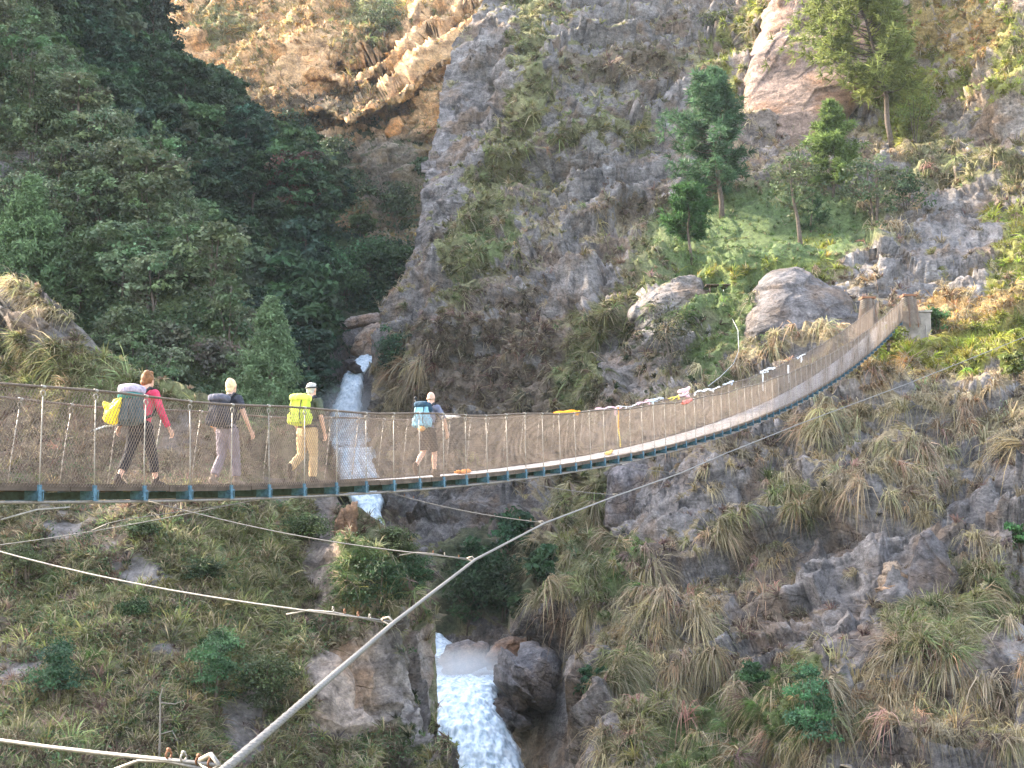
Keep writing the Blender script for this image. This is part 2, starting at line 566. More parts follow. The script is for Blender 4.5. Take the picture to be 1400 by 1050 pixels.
ul = ul + 8 * fbm(np.stack([vv * 0.02, vv * 0, vv * 0], -1), 3, 5) + 4 * fbm(np.stack([vv * 0.09, vv * 0, vv * 0], -1), 2, 6)
tt = np.linspace(0, 1, nu)
UC = ul[:, None] + (1560 - ul)[:, None] * tt[None]
VC = np.broadcast_to(vv[:, None], UC.shape)
DC = tps(C_CTRL)(UC, VC)
PC = at(UC, VC, DC)
# the gorge wall behind the left edge runs on, away from us
k = np.linspace(1, 0, nb, endpoint=False)[None, :, None]
edge = PC[:, :1]
back = edge + k * np.array([1.5, 46, 2.0]) + (k ** 0.5) * np.array([1.2, 1.0, 0])
PC = np.concatenate([back, PC], 1)
C = Sheet(None, None, P=PC)
hC = rock_shape(PC, big=1.0, strata=(-0.28, 0.10, 0.95), seed=1)
uC, vC = proj(PC)
lower = sstep(480, 640, vC) * sstep(700, 820, uC)
pool = sstep(850, 900, vC) * sstep(850, 800, uC)
ledge = np.exp(-((uC - 1060) / 150) ** 2 - ((vC - 320) / 55) ** 2)
mid = sstep(520, 420, vC) * sstep(1000, 880, uC)
edgeC = uC - np.interp(vC, [p[0] for p in C_LEFT], [p[1] for p in C_LEFT])
calm = np.exp(-((uC - 1240) / 75) ** 2 - ((vC - 445) / 42) ** 2)
C.displace(hC * (1 + 0.35 * mid) * (1 + 0.15 * lower) * (1 - 0.8 * pool) * (1 - 0.75 * ledge) * (1 - 0.9 * calm) * (0.35 + 0.65 * sstep(-5, 90, edgeC)))

C_REGS = [  # u, v, ru, rv, rot, kind, amount, rockness
    (760, 250, 190, 330, 0, 'brown', 0.7, 0.40),
    (700, 200, 120, 260, 15, 'olive', 0.6, 0.38),
    (800, 340, 160, 40, -8, 'olive', 0.6, 0.32),
    (860, 150, 120, 26, -6, 'olive', 0.7, 0.25),
    (840, 120, 120, 150, 10, 'olive', 0.6, 0.68),
    (860, 90, 110, 22, -8, 'brown', 0.9, 0.15),
    (880, 240, 110, 60, -5, 'brown', 0.6, 0.75),
    (720, 90, 26, 140, 8, 'olive', 0.95, 0.05),
    (650, 100, 45, 85, 10, 'olive', 0.9, 0.95),
    (600, 260, 40, 120, 15, 'olive', 0.8, 0.85),
    (670, 250, 34, 90, 20, 'olive', 0.9, 0.12),
    (640, 350, 60, 60, 30, 'olive', 0.9, 0.15),
    (690, 330, 35, 20, -40, 'green', 0.8, 0.1),
    (830, 185, 90, 14, -5, 'olive', 0.9, 0.1),
    (845, 290, 100, 16, -12, 'brown', 0.9, 0.1),
    (780, 310, 90, 30, 0, 'dry', 0.5, 0.75),
    (740, 400, 110, 60, -10, 'brown', 0.6, 0.68),
    (800, 400, 60, 50, 0, 'brown', 0.6, 0.85),
    (575, 420, 26, 90, 10, 'olive', 0.8, 0.7),
    (655, 490, 120, 85, -8, 'brown', 0.95, 0.28),
    (540, 540, 36, 60, 20, 'dry', 0.8, 0.3),
    (760, 545, 90, 40, 0, 'brown', 0.9, 0.2),
    (795, 500, 34, 80, 18, 'olive', 1.0, 0.0),
    (860, 420, 60, 26, -20, 'olive', 0.9, 0.1),
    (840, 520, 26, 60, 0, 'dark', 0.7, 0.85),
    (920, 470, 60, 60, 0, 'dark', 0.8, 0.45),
    (1000, 480, 50, 75, 20, 'green', 0.9, 0.1),
    (1040, 330, 170, 80, -12, 'green', 1.0, 0.0),
    (1080, 372, 150, 22, -6, 'sunlit_green', 0.7, 0.0),
    (990, 400, 110, 25, -10, 'green', 0.9, 0.05),
    (1000, 80, 26, 110, 25, 'sunlit_green', 0.9, 0.05),
    (980, 60, 60, 40, 0, 'olive', 0.6, 0.5),
    (940, 160, 60, 60, 0, 'brown', 0.5, 0.85),
    (1310, 90, 120, 110, -20, 'sunlit_green', 0.8, 0.30),
    (1280, 40, 90, 50, 0, 'gold', 0.8, 0.25),
    (1350, 170, 90, 30, 10, 'dry', 0.7, 0.8),
    (1250, 150, 45, 50, 0, 'sunlit_green', 0.8, 0.05),
    (1340, 230, 110, 36, 8, 'olive', 0.8, 0.25),
    (1330, 320, 80, 70, -20, 'brown', 0.7, 0.86),
    (1220, 360, 80, 40, -15, 'brown', 0.6, 0.95),
    (1390, 340, 40, 60, 0, 'sunlit_green', 0.8, 0.15),
    (1340, 420, 90, 22, -5, 'gold', 0.9, 0.1),
    (1340, 470, 90, 34, -5, 'sunlit_green', 1.0, 0.0),
    (1225, 478, 50, 20, -5, 'sunlit_green', 1.0, 0.0),
    (1230, 505, 80, 16, 5, 'gold', 0.9, 0.05),
    (1290, 540, 70, 40, 0, 'dry', 0.9, 0.55),
    (1110, 470, 60, 30, -20, 'dry', 0.9, 0.2),
    (1060, 490, 60, 26, -20, 'dry', 0.9, 0.5),
    # lower hillside
    (1130, 620, 260, 90, -10, 'dry', 0.95, 0.42),
    (1000, 640, 130, 50, -15, 'brown', 0.7, 0.62),
    (1060, 690, 90, 40, -10, 'olive', 0.7, 0.3),
    (880, 690, 55, 60, 0, 'brown', 0.6, 0.95),
    (860, 660, 40, 40, 0, 'brown', 0.8, 0.95),
    (800, 740, 55, 110, 10, 'olive', 0.85, 0.12),
    (860, 800, 60, 60, -20, 'green', 0.75, 0.05),
    (960, 790, 60, 55, 0, 'brown', 0.7, 0.62),
    (1020, 770, 90, 40, -10, 'dry', 0.8, 0.46),
    (1110, 770, 70, 60, 0, 'brown', 0.7, 0.82),
    (1240, 760, 75, 55, 25, 'brown', 0.8, 0.97),
    (1340, 680, 60, 50, 0, 'brown', 0.8, 0.8),
    (1160, 860, 60, 60, 0, 'brown', 0.8, 0.88),
    (920, 880, 90, 90, 10, 'dry', 0.8, 0.42),
    (1050, 870, 80, 60, 0, 'brown', 0.8, 0.62),
    (1320, 840, 110, 70, -5, 'olive', 0.9, 0.22),
    (1260, 960, 110, 50, 0, 'dry', 0.9, 0.44),
    (1370, 900, 60, 40, 0, 'brown', 0.8, 0.8),
    (960, 1000, 110, 70, -10, 'green', 0.85, 0.05),
    (1090, 960, 60, 60, 0, 'green', 0.9, 0.1),
    (860, 960, 50, 100, 10, 'olive', 0.7, 0.3),
    (1300, 1050, 120, 40, 0, 'brown', 0.8, 0.6),
    # inner gorge
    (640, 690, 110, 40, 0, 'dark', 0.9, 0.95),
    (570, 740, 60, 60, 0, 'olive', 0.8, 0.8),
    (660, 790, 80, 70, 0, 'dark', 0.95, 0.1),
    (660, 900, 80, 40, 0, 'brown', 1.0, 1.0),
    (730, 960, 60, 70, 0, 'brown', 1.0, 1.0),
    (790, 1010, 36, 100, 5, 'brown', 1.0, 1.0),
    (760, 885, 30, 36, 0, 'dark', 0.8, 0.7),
]
def tint_C(U, V, P):
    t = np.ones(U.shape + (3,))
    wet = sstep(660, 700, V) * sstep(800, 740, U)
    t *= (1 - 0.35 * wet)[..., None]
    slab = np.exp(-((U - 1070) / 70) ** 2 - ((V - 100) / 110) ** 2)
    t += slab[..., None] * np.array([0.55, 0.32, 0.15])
    sun_warm = sstep(250, 100, V) * sstep(1150, 1250, U)  # sun warmth painted into the upper right rock
    t += sun_warm[..., None] * np.array([0.5, 0.35, 0.15])
    return t
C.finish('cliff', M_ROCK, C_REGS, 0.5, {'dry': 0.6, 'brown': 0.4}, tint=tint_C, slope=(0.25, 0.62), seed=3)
print('cliff', round(time.time() - T0, 1))

# ---- D: the near ridge behind the bridge on the left
def ridge(crest, bottom, nu, nt, nback, bdir, blen, pw=1.0):
    t = np.linspace(0, 1, nu)
    cr = polyline(crest, t); bt = polyline(bottom, t)
    s = np.linspace(0, 1, nt)[:, None]
    U = bt[None, :, 0] * (1 - s) + cr[None, :, 0] * s
    V = bt[None, :, 1] * (1 - s) + cr[None, :, 1] * s
    D = bt[None, :, 2] * (1 - s ** pw) + cr[None, :, 2] * s ** pw
    P = at(U, V, D)
    k = np.linspace(0, 1, nback + 1)[1:, None, None]
    top = P[-1:]
    back = top + k * (np.asarray(bdir, float) if np.ndim(bdir) == 1 else bdir(t)[None]) * blen + np.sqrt(k) * np.array([0.5, 1.2, 0.0])
    return np.concatenate([P, back], 0)

D_CREST = [(-420, 230, 62), (-200, 320, 59), (0, 398, 55), (60, 428, 53), (120, 470, 51), (180, 510, 49.5), (240, 536, 48.5), (300, 562, 48), (360, 598, 47.5), (420, 640, 47), (446, 672, 47),
           (462, 694, 46.6), (490, 700, 46.5), (530, 722, 46), (560, 748, 46), (578, 800, 46), (587, 860, 45.5), (592, 930, 44.5), (597, 1000, 43), (606, 1080, 41), (616, 1250, 38)]
D_BOT = [(-420, 1250, 25), (0, 1250, 27), (150, 1250, 29), (300, 1250, 31.5), (400, 1250, 33), (480, 1250, 34), (540, 1250, 35), (560, 1250, 35.5)]
def D_back(t):
    u = polyline(D_CREST, t)[:, 0]
    g = sstep(430, 540, u)[:, None]
    return np.array([0.15, 1.0, -0.75]) * (1 - g) + np.array([-0.42, 1.0, -0.30]) * g
PD = ridge(D_CREST, D_BOT, 560, 420, 40, D_back, 26)
D = Sheet(None, None, P=PD)
uD, vD = proj(PD)
right = sstep(330, 520, uD) * sstep(700, 800, vD)
h = 0.55 * fbm(PD * 0.16, 4, 70) * 2 + 0.35 * fbm(PD * 0.6, 3, 71)
h = h * (1 - right) + right * rock_shape(PD, 0.5, (0.93, 0.1, 0.30), 22, wl=1.5, step=1.2, fine=0.7, crack=0.8)
out = np.exp(-((uD - 60) / 110) ** 2 - ((vD - 470) / 45) ** 2)
rowf = np.concatenate([np.linspace(0, 1, 420), np.ones(40)])[:, None]
h = h * (1 - (0.8 * sstep(440, 520, uD)) * sstep(0.80, 0.97, rowf))
h = h + out * (rock_shape(PD, 0.25, (0.5, 0.2, 0.83), 29, wl=1.0, step=1.0) + 0.5)
D.displace(h)
D_REGS = [
    (60, 455, 130, 24, 28, 'brown', 1.0, 0.98),
    (160, 500, 60, 12, 30, 'brown', 0.8, 0.9),
    (30, 405, 90, 10, 30, 'dry', 1.0, 0.0),
    (120, 520, 140, 40, 20, 'olive', 0.95, 0.05),
    (250, 560, 90, 22, 25, 'green', 0.5, 0.05),
    (150, 620, 260, 60, 5, 'brown', 0.85, 0.12),
    (240, 600, 50, 30, 0, 'brown', 0.9, 0.75),
    (400, 690, 70, 14, 5, 'brown', 0.8, 0.9),
    (120, 720, 60, 50, 0, 'brown', 0.7, 0.75),
    (200, 770, 70, 40, 20, 'brown', 0.8, 0.85),
    (350, 760, 140, 60, 8, 'olive', 0.85, 0.08),
    (500, 770, 60, 50, 0, 'green', 0.8, 0.05),
    (200, 890, 60, 30, 0, 'brown', 0.8, 0.75),
    (20, 900, 40, 60, 0, 'brown', 0.7, 0.8),
    (120, 860, 120, 60, 0, 'olive', 0.6, 0.15),
    (330, 880, 90, 70, 0, 'olive', 0.8, 0.08),
    (480, 940, 60, 80, 10, 'brown', 0.95, 1.0),
    (340, 990, 26, 60, 0, 'brown', 0.8, 0.95),
    (565, 960, 34, 110, 0, 'dark', 0.7, 0.85),
    (445, 760, 26, 80, 10, 'brown', 0.9, 0.95),
]
def tint_D(U, V, P):
    t = np.ones(U.shape + (3,))
    tan = np.exp(-((U - 470) / 70) ** 2 - ((V - 950) / 110) ** 2) + 0.9 * np.exp(-((U - 445) / 40) ** 2 - ((V - 790) / 70) ** 2)
    t += tan[..., None] * np.array([0.55, 0.36, 0.16])
    return t
D.finish('ridge', M_ROCK, D_REGS, 0.42, {'brown': 0.45, 'olive': 0.4, 'green': 0.15}, tint=tint_D, slope=(0.2, 0.5), seed=13)
print('ridge', round(time.time() - T0, 1))

# ---- B1: the scrubby slope rising on the left behind the ridge
B_CREST = [(-2150, -200, 92), (-1950, -820, 94), (-1700, -850, 95), (-1580, -690, 96), (-1390, -590, 97), (-1250, -560, 98), (-1000, -550, 102), (-860, -510, 104), (-740, -580, 106), (-600, -540, 108), (-440, -480, 108), (-290, -430, 105), (-150, -230, 102), (0, 88, 98), (80, 138, 95), (150, 195, 92), (200, 258, 88), (240, 318, 84), (290, 392, 80), (325, 460, 77), (345, 530, 75), (362, 640, 72)]  # unseen crest far left is added, shaped to shade the lower slopes
B_BOT = [(-2150, 760, 78), (-760, 760, 70), (-420, 760, 66), (0, 760, 64), (120, 760, 64), (250, 760, 65), (330, 760, 66)]
def B_back(t):
    u = polyline(B_CREST, t)[:, 0]
    g = sstep(180, 300, u)[:, None]
    return np.array([0.25, 1.0, -0.55]) * (1 - g) + np.array([-0.55, 1.0, -0.30]) * g
PB = ridge(B_CREST, B_BOT, 520, 260, 24, B_back, 40)
B = Sheet(None, None, P=PB)
B.displace(2.2 * fbm(PB * 0.10, 4, 81) + 0.5 * fbm(PB * 0.5, 3, 82))
B_REGS = [(40, 230, 60, 60, 20, 'brown', 0.7, 0.7), (90, 200, 40, 30, 0, 'brown', 0.6, 0.7)]
B.finish('hillside', M_ROCK, B_REGS, 0.25, {'olive': 0.3, 'green': 0.7}, slope=(0.2, 0.5), seed=23)

# ---- B2: forested side of the gorge
E_CREST = [(-420, -60, 165), (-180, -150, 160), (-60, -270, 158), (20, -330, 158), (90, -310, 162), (140, -150, 166), (190, 40, 168), (260, 120, 166), (320, 190, 164), (400, 235, 160), (470, 318, 152), (520, 335, 150), (600, 340, 152)]  # unseen high part of the crest is raised to shade the cliff
E_BOT = [(-420, 720, 92), (0, 720, 92), (200, 720, 95), (330, 720, 100), (440, 720, 108), (520, 740, 118), (580, 780, 126)]
PE = ridge(E_CREST, E_BOT, 260, 300, 20, (0.0, 1.0, -0.2), 30)
E = Sheet(None, None, P=PE)
uE, vE = proj(PE)
gully = np.exp(-((uE - 492) / 26) ** 2) * sstep(440, 500, vE)
hE = 2.6 * fbm(PE * 0.07, 4, 91) + 0.5 * fbm(PE * 0.4, 3, 92) - 3.0 * gully
E.displace(hE)
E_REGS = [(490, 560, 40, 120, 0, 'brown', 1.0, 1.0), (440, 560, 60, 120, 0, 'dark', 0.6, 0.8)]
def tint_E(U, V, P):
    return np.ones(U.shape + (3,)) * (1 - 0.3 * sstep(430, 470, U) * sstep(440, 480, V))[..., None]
E.finish('hillside', M_ROCK, E_REGS, 0.2, {'dark': 0.8, 'green': 0.2}, slope=(0.1, 0.4), tint=tint_E, seed=33)

# ---- A: the sunlit cliff high at the back with its overhang
nvA, nuA = 330, 360
UA, VA = np.meshgrid(np.linspace(130, 740, nuA), np.linspace(-170, 380, nvA))
lip = np.interp(UA, [130, 330, 440, 480, 540, 600, 640, 740], [150, 158, 150, 168, 140, 92, 60, 40])
lip = lip + 10 * fbm(np.stack([UA * 0.03, UA * 0, UA * 0], -1), 3, 4)
top = 243 - 0.055 * (UA - 130) - 0.17 * (VA - 100)
over = sstep(-2, 5, VA - lip)
dv_ = np.maximum(VA - lip, 0)
low = 243 - 0.055 * (UA - 130) - 0.17 * (lip - 100) + 2.5 - 0.035 * dv_ + 9.0 * np.exp(-(dv_ / 34) ** 2) * sstep(330, 430, UA)
DA = top * (1 - over) + low * over
for off, wd, dep in ((38, 9, 7), (70, 7, 5), (100, 6, 4)):        # smaller ledges above the great overhang
    b = (VA - lip + off + 6 * fbm(np.stack([UA * 0.02, UA * 0, UA * 0 + off], -1), 2, 8)) / wd
    DA = DA + dep * sstep(400, 500, UA) * sstep(-1.0, -0.6, b) * sstep(2.2, 0.6, b)
PA = at(UA, VA, DA)
A = Sheet(None, None, P=PA)
hA = rock_shape(PA * 0.7, 1.6, (-0.45, 0.1, 0.88), 44, wl=3.0, step=1.3)
A.displace(hA * 1.2 * (1 - 0.5 * np.exp(-((VA - lip) / 5) ** 2)))
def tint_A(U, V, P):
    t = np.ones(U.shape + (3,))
    g = sstep(165, 200, V) * sstep(360, 420, U)  # lower wall: shade under the overhang painted in as cool grey
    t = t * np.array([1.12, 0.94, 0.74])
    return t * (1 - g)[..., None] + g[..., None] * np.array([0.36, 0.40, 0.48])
A_REGS = [(330, 60, 110, 90, 0, 'gold', 0.7, 0.35), (470, 40, 80, 50, -10, 'gold', 0.7, 0.4), (520, 30, 50, 40, 0, 'olive', 0.8, 0.1),
          (270, 60, 30, 50, 30, 'gold', 0.8, 0.95), (420, 90, 40, 50, 0, 'gold', 0.7, 0.85), (300, 30, 40, 30, 0, 'olive', 0.8, 0.1),
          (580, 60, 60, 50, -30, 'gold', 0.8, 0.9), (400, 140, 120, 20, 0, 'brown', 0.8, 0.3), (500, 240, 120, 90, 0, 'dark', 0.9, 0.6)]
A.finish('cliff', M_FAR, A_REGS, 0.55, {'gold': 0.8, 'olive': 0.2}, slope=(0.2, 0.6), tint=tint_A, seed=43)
print('sheets', round(time.time() - T0, 1))

# ---- the near bank we stand on (below the frame) and the gorge floor
def slab_sheet(name, xs, ys, zf, mat, seed):
    X, Y = np.meshgrid(xs, ys)
    P = np.stack([X, Y, zf(X, Y)], -1)
    P[..., 2] += 0.5 * fbm(P * 0.3, 3, seed)
    N = grid_normals(P); N[N[..., 2] < 0] *= -1
    nr, nc = X.shape
    idx = np.arange(nr * nc).reshape(nr, nc)
    Q = np.stack([idx[:-1, :-1], idx[:-1, 1:], idx[1:, 1:], idx[1:, :-1]], -1).reshape(-1, 4)
    me = np_mesh(name, P.reshape(-1, 3), Q, smooth=True)
    cov = np.ones((nr * nc, 4)); cov[:, :3] = KIND['olive']; cov[:, 3] = 0.8
    set_color(me, 'cover', cov)
    set_color(me, 'rocktint', np.ones((nr * nc, 3)))
    o = link(name, me, mat); tag(o, kind='structure')
    return o
slab_sheet('near_bank', np.linspace(-60, 60, 80), np.linspace(-70, 14, 60),
           lambda X, Y: -1.75 - np.maximum(0, Y - 1.5) * 1.15 - np.maximum(0, -Y - 6) * -0.35 - 0.02 * X, M_ROCK, 5)
slab_sheet('ground', np.linspace(-400, 400, 60), np.linspace(-300, 420, 60), lambda X, Y: -24 + 0 * X, M_ROCK, 6)
# ------------------------------------------------------------------ the suspension bridge
M_DECK = simple_mat('deck_steel', (0.34, 0.325, 0.33), 0.65, 0.35, 3.0, bump=0.2)
M_EDGE = simple_mat('weathered_edge_board', (0.085, 0.062, 0.048), 0.85, 0.4, 5.0, bump=0.3)
M_TEAL_SHADED = simple_mat('shaded_teal_paint', (0.028, 0.050, 0.055), 0.7, 0.5, 14.0)  # beam paint darkened to give the shade under the deck
M_BRK = simple_mat('sunlit_blue_paint', (0.05, 0.115, 0.165), 0.55, 0.5, 22.0)  # brighter copy: sunlight on the beam ends put into the blue
M_MAINC = simple_mat('weathered_main_cable', (0.17, 0.145, 0.125), 0.6, 0.3, 20.0)
M_CABLE = simple_mat('galvanised_cable', (0.165, 0.152, 0.14), 0.5, 0.20, 40.0, metallic=0.3)
M_RAILC = simple_mat('rusty_handrail_cable', (0.105, 0.075, 0.055), 0.7, 0.35, 20.0)
M_ROD = simple_mat('galvanised_rod', (0.27, 0.24, 0.205), 0.5, 0.2, 20.0, metallic=0.2)
M_NET = simple_mat('rusty_sunlit_wire', (0.155, 0.118, 0.094), 0.7, 0.35, 3.0)  # rust on the post wrap; on the grey netting, painted sun warmth
M_RUST = simple_mat('rusted_clip', (0.19, 0.085, 0.045), 0.8, 0.4, 40.0)
M_CONC = simple_mat('stained_concrete', (0.24, 0.21, 0.185), 0.9, 0.4, 2.5, bump=0.4)

# plan: straight from left of the camera to the far bank; measured crossbeam spacing 1.04 m
A0 = at(45, 664, 18.1); A1 = at(1231, 439, 84.7)
dxy = (A1 - A0)[:2]; LEN = np.linalg.norm(dxy); dxy /= LEN
DIR = np.array([dxy[0], dxy[1], 0.0]); LAT = np.array([-dxy[1], dxy[0], 0.0])      # LAT points to the far (left) side
SP_ = 1.04
W = 1.25
_obs = [(0, 666), (45, 665), (250, 664.5), (450, 661), (600, 654), (750, 639), (850, 622), (1000, 586), (1069, 556), (1137, 517), (1183, 488), (1231, 439)]
_s, _z = [], []
for (u, v) in _obs:
    # distance along the plan line at which it crosses pixel column u (two passes for the pitch)
    z = 1.0
    for _ in range(8):
        lo, hi = -5.0, LEN + 2
        for _ in range(50):
            m = (lo + hi) / 2
            p = A0 + DIR * m; p[2] = z
            if proj(p)[0] < u: lo = m
            else: hi = m
        y = (CV - v) / F
        z = (A0 + DIR * lo)[1] * (SP + CP * y) / (CP - SP * y)
    _s.append(lo); _z.append(z)
_cf = np.polyfit(_s, _z, 3)
def deck_z(s): return np.polyval(_cf, s)
def bp(s, lat=0.0, dz=0.0):
    """point on the bridge: s metres along the near edge, lat metres across, dz above the deck"""
    s = np.asarray(s, float)
    base = A0 * np.array([1, 1, 0]) + s[..., None] * DIR + np.asarray(lat, float)[..., None] * LAT
    base[..., 2] = deck_z(s) + dz
    return base
S0, S1 = -16.0, LEN + 0.6
RAIL = 1.30
def rail_h(s, side):
    return RAIL + 0.02 * np.sin(np.asarray(s) * 1.3 + side) + (0.0 if side == 0 else -0.05)
bridge = empty('suspension_bridge', tuple(bp(30.0)), label='long narrow footbridge with wire netting sides hanging across the gorge', cat='footbridge')
binv = Matrix.Translation(-bridge.location)
def on_bridge(o):
    o.parent = bridge
    o.matrix_parent_inverse = binv
    return o

# deck: long steel panels with gaps between them
mb = MB()
ss = np.arange(S0, S1, 0.52)
for i in range(len(ss) - 1):
    a, b = ss[i] + 0.006, ss[i + 1] - 0.006
    for j in range(5):
        l0, l1 = j * W / 5 + 0.006, (j + 1) * W / 5 - 0.006
        dzz = random.uniform(-0.004, 0.004)
        V = [bp(x, l, z + dzz) for x in (a, b) for l in (l0, l1) for z in (-0.03, 0.0)]
        mb.add(V, [(0, 1, 3, 2), (4, 6, 7, 5), (0, 4, 5, 1), (2, 3, 7, 6), (0, 2, 6, 4), (1, 5, 7, 3)])
on_bridge(mb.build('deck', M_DECK, smooth=False))
for lat in (-0.03, W + 0.03):
    mb = MB()
    sx_ = np.arange(S0, S1, 2.08)
    for i in range(len(sx_) - 1):
        a, b = sx_[i] + 0.012, min(sx_[i + 1], S1) - 0.012
        j = random.uniform(-0.008, 0.008)
        V = [bp(x, lat + l, z + j) for x in (a, b) for l in (-0.025, 0.025) for z in (-0.06, 0.035)]
        mb.add(V, [(0, 1, 3, 2), (4, 6, 7, 5), (0, 4, 5, 1), (2, 3, 7, 6), (0, 2, 6, 4), (1, 5, 7, 3)])
    on_bridge(mb.build('edge_board', M_EDGE, smooth=False))
# cables
sc_ = np.arange(S0, S1 + 0.5, 0.8)
for side, lat in ((0, -0.10), (1, W + 0.10)):
    pts = bp(sc_, lat) + np.array([0, 0, 1]) * rail_h(sc_, side)[:, None]
    on_bridge(MB().tube(pts, 0.019, 8).build('handrail_cable', M_RAILC))
for lat in (-0.06, 0.10, W - 0.10, W + 0.06):
    pts = bp(sc_, lat, -0.205)
    on_bridge(MB().tube(pts, 0.021, 8).build('main_cable', M_MAINC))
# netting: woven diagonals between handrail and deck
for side, lat in ((0, -0.085), (1, W + 0.085)):
    Vn, Qn = [], []
    pitch, nseg, r0_ = 0.060, 6, (0.0041 if side == 0 else 0.0031)
    starts = np.arange(S0 - 1.6, S1, pitch)
    hh = np.linspace(0.0, 1.0, nseg + 1)
    cnt = 0
    for sg in (1, -1):
        r = r0_ * (1.15 if sg == 1 else 0.75)
        st = starts if sg == 1 else starts + 1.6
        s = st[:, None] + sg * hh[None] * (RAIL * 0.66)
        s = s + 0.012 * np.sin(st * 2.1)[:, None]
        h = hh[None] * rail_h(s, side)
        bulge = 0.05 * np.sin(hh * math.pi)[None] * (0.6 + 0.4 * np.sin(s * 1.7)) * (-1 if side == 0 else 1)
        ok = (s.min(1) > S0) & (s.max(1) < S1)
        s, h, bulge = s[ok], h[ok], bulge[ok]
        ctr = bp(s, lat + bulge + 0.006 * sg, h + 0.0)
        n = len(s)
        offs = np.array([LAT * r, DIR * r * -0.75 + np.array([0, 0, r * 0.5]), DIR * r * 0.75 - np.array([0, 0, r * 0.5]) - LAT * r * 0.5])
        VV = ctr[:, :, None, :] + offs[None, None]
        base = cnt + (np.arange(n)[:, None] * (nseg + 1) + np.arange(nseg)[None]) * 3
        for k in range(3):
            k2 = (k + 1) % 3
            Qn.append(np.stack([base + k, base + k2, base + 3 + k2, base + 3 + k], -1).reshape(-1, 4))
        Vn.append(VV.reshape(-1, 3)); cnt += n * (nseg + 1) * 3
    me = np_mesh('netting', np.concatenate(Vn), np.concatenate(Qn), smooth=True)
    on_bridge(link('netting', me, M_NET))
# crossbeams with a bracket at the near end, hangers
n_lo, n_hi = -2, int((LEN + 0.3) / SP_)
hang = []
for n in range(n_lo, n_hi + 1):
    s = n * SP_
    mb = MB()
    c = bp(s, W / 2, -0.118)
    Mx = np.stack([LAT, DIR, [0, 0, 1]], 1)
    mb.box(c, (W + 0.34, 0.012, 0.105), Mx)
    mb.box(c + np.array([0, 0, 0.048]) + DIR * 0.03, (W + 0.34, 0.055, 0.009), Mx)
    mb.box(c - np.array([0, 0, 0.048]) + DIR * 0.03, (W + 0.34, 0.055, 0.009), Mx)
    cb = on_bridge(mb.build('crossbeam', M_TEAL_SHADED, smooth=False))
    for lat in (-0.155, W + 0.155):
        mb = MB()
        mb.box(bp(s, lat, -0.115) - DIR * 0.02, (0.014, 0.10, 0.15), Mx)
        mb.box(bp(s, lat + (0.14 if lat < 0 else -0.14), -0.118) - DIR * 0.012, (0.27, 0.012, 0.125), Mx)  # added plate in the brighter blue, the sunlit end of the beam
        mb.box(bp(s, lat, -0.025) - DIR * 0.045, (0.03, 0.055, 0.09), Mx)
        mb.tube([bp(s, lat - 0.022, -0.14) - DIR * 0.07, bp(s, lat + 0.022, -0.14) - DIR * 0.07], 0.014, 6)
        b = mb.build('bracket', M_BRK, smooth=False)
        b.parent = cb
    for side, lat in ((0, -0.155), (1, W + 0.155)):
        lean = random.uniform(-0.03, 0.03) + (0.0 if side == 0 else 0.10)
        hang.append((s, side, lat, lean))
def hanger_mb(mb, s, side, lat, lean):
    top = bp(s + lean, -0.10 if side == 0 else W + 0.10, float(rail_h(s, side)))
    bot = bp(s, lat, 0.0) - DIR * 0.05
    d = top - bot
    bow = DIR * random.uniform(-0.02, 0.02)
    pts = [bot, bot + d * 0.3 + bow, bot + d * 0.6 + bow * 0.8, bot + d * 0.90]
    th = np.linspace(0, 1.75 * math.pi, 9)
    for a in th:                                     # hook round the handrail cable
        pts.append(bot + d * 0.935 + DIR * (0.042 * -math.sin(a)) + np.array([0, 0, -0.042 * math.cos(a)]))
    mb.tube(pts, 0.0085 if side == 0 else 0.0075, 6)
    mb.tube([bp(s + lean, (-0.10 if side == 0 else W + 0.10), float(rail_h(s, side))) + DIR * x for x in (-0.03, 0.03)], 0.026, 7)
rest = MB()
near100 = sorted(hang, key=lambda h: h[0] + (0 if h[1] == 0 else 6))
for i, h in enumerate(near100):
    if i < 100:
        m = MB(); hanger_mb(m, *h); on_bridge(m.build('hanger', M_ROD))
    else:
        hanger_mb(rest, *h)
tag(on_bridge(rest.build('hangers', M_ROD)), kind='stuff')
print('bridge', round(time.time() - T0, 1), [round(float(x), 1) for x in proj(bp(np.arange(0, 8) * SP_))[0]])

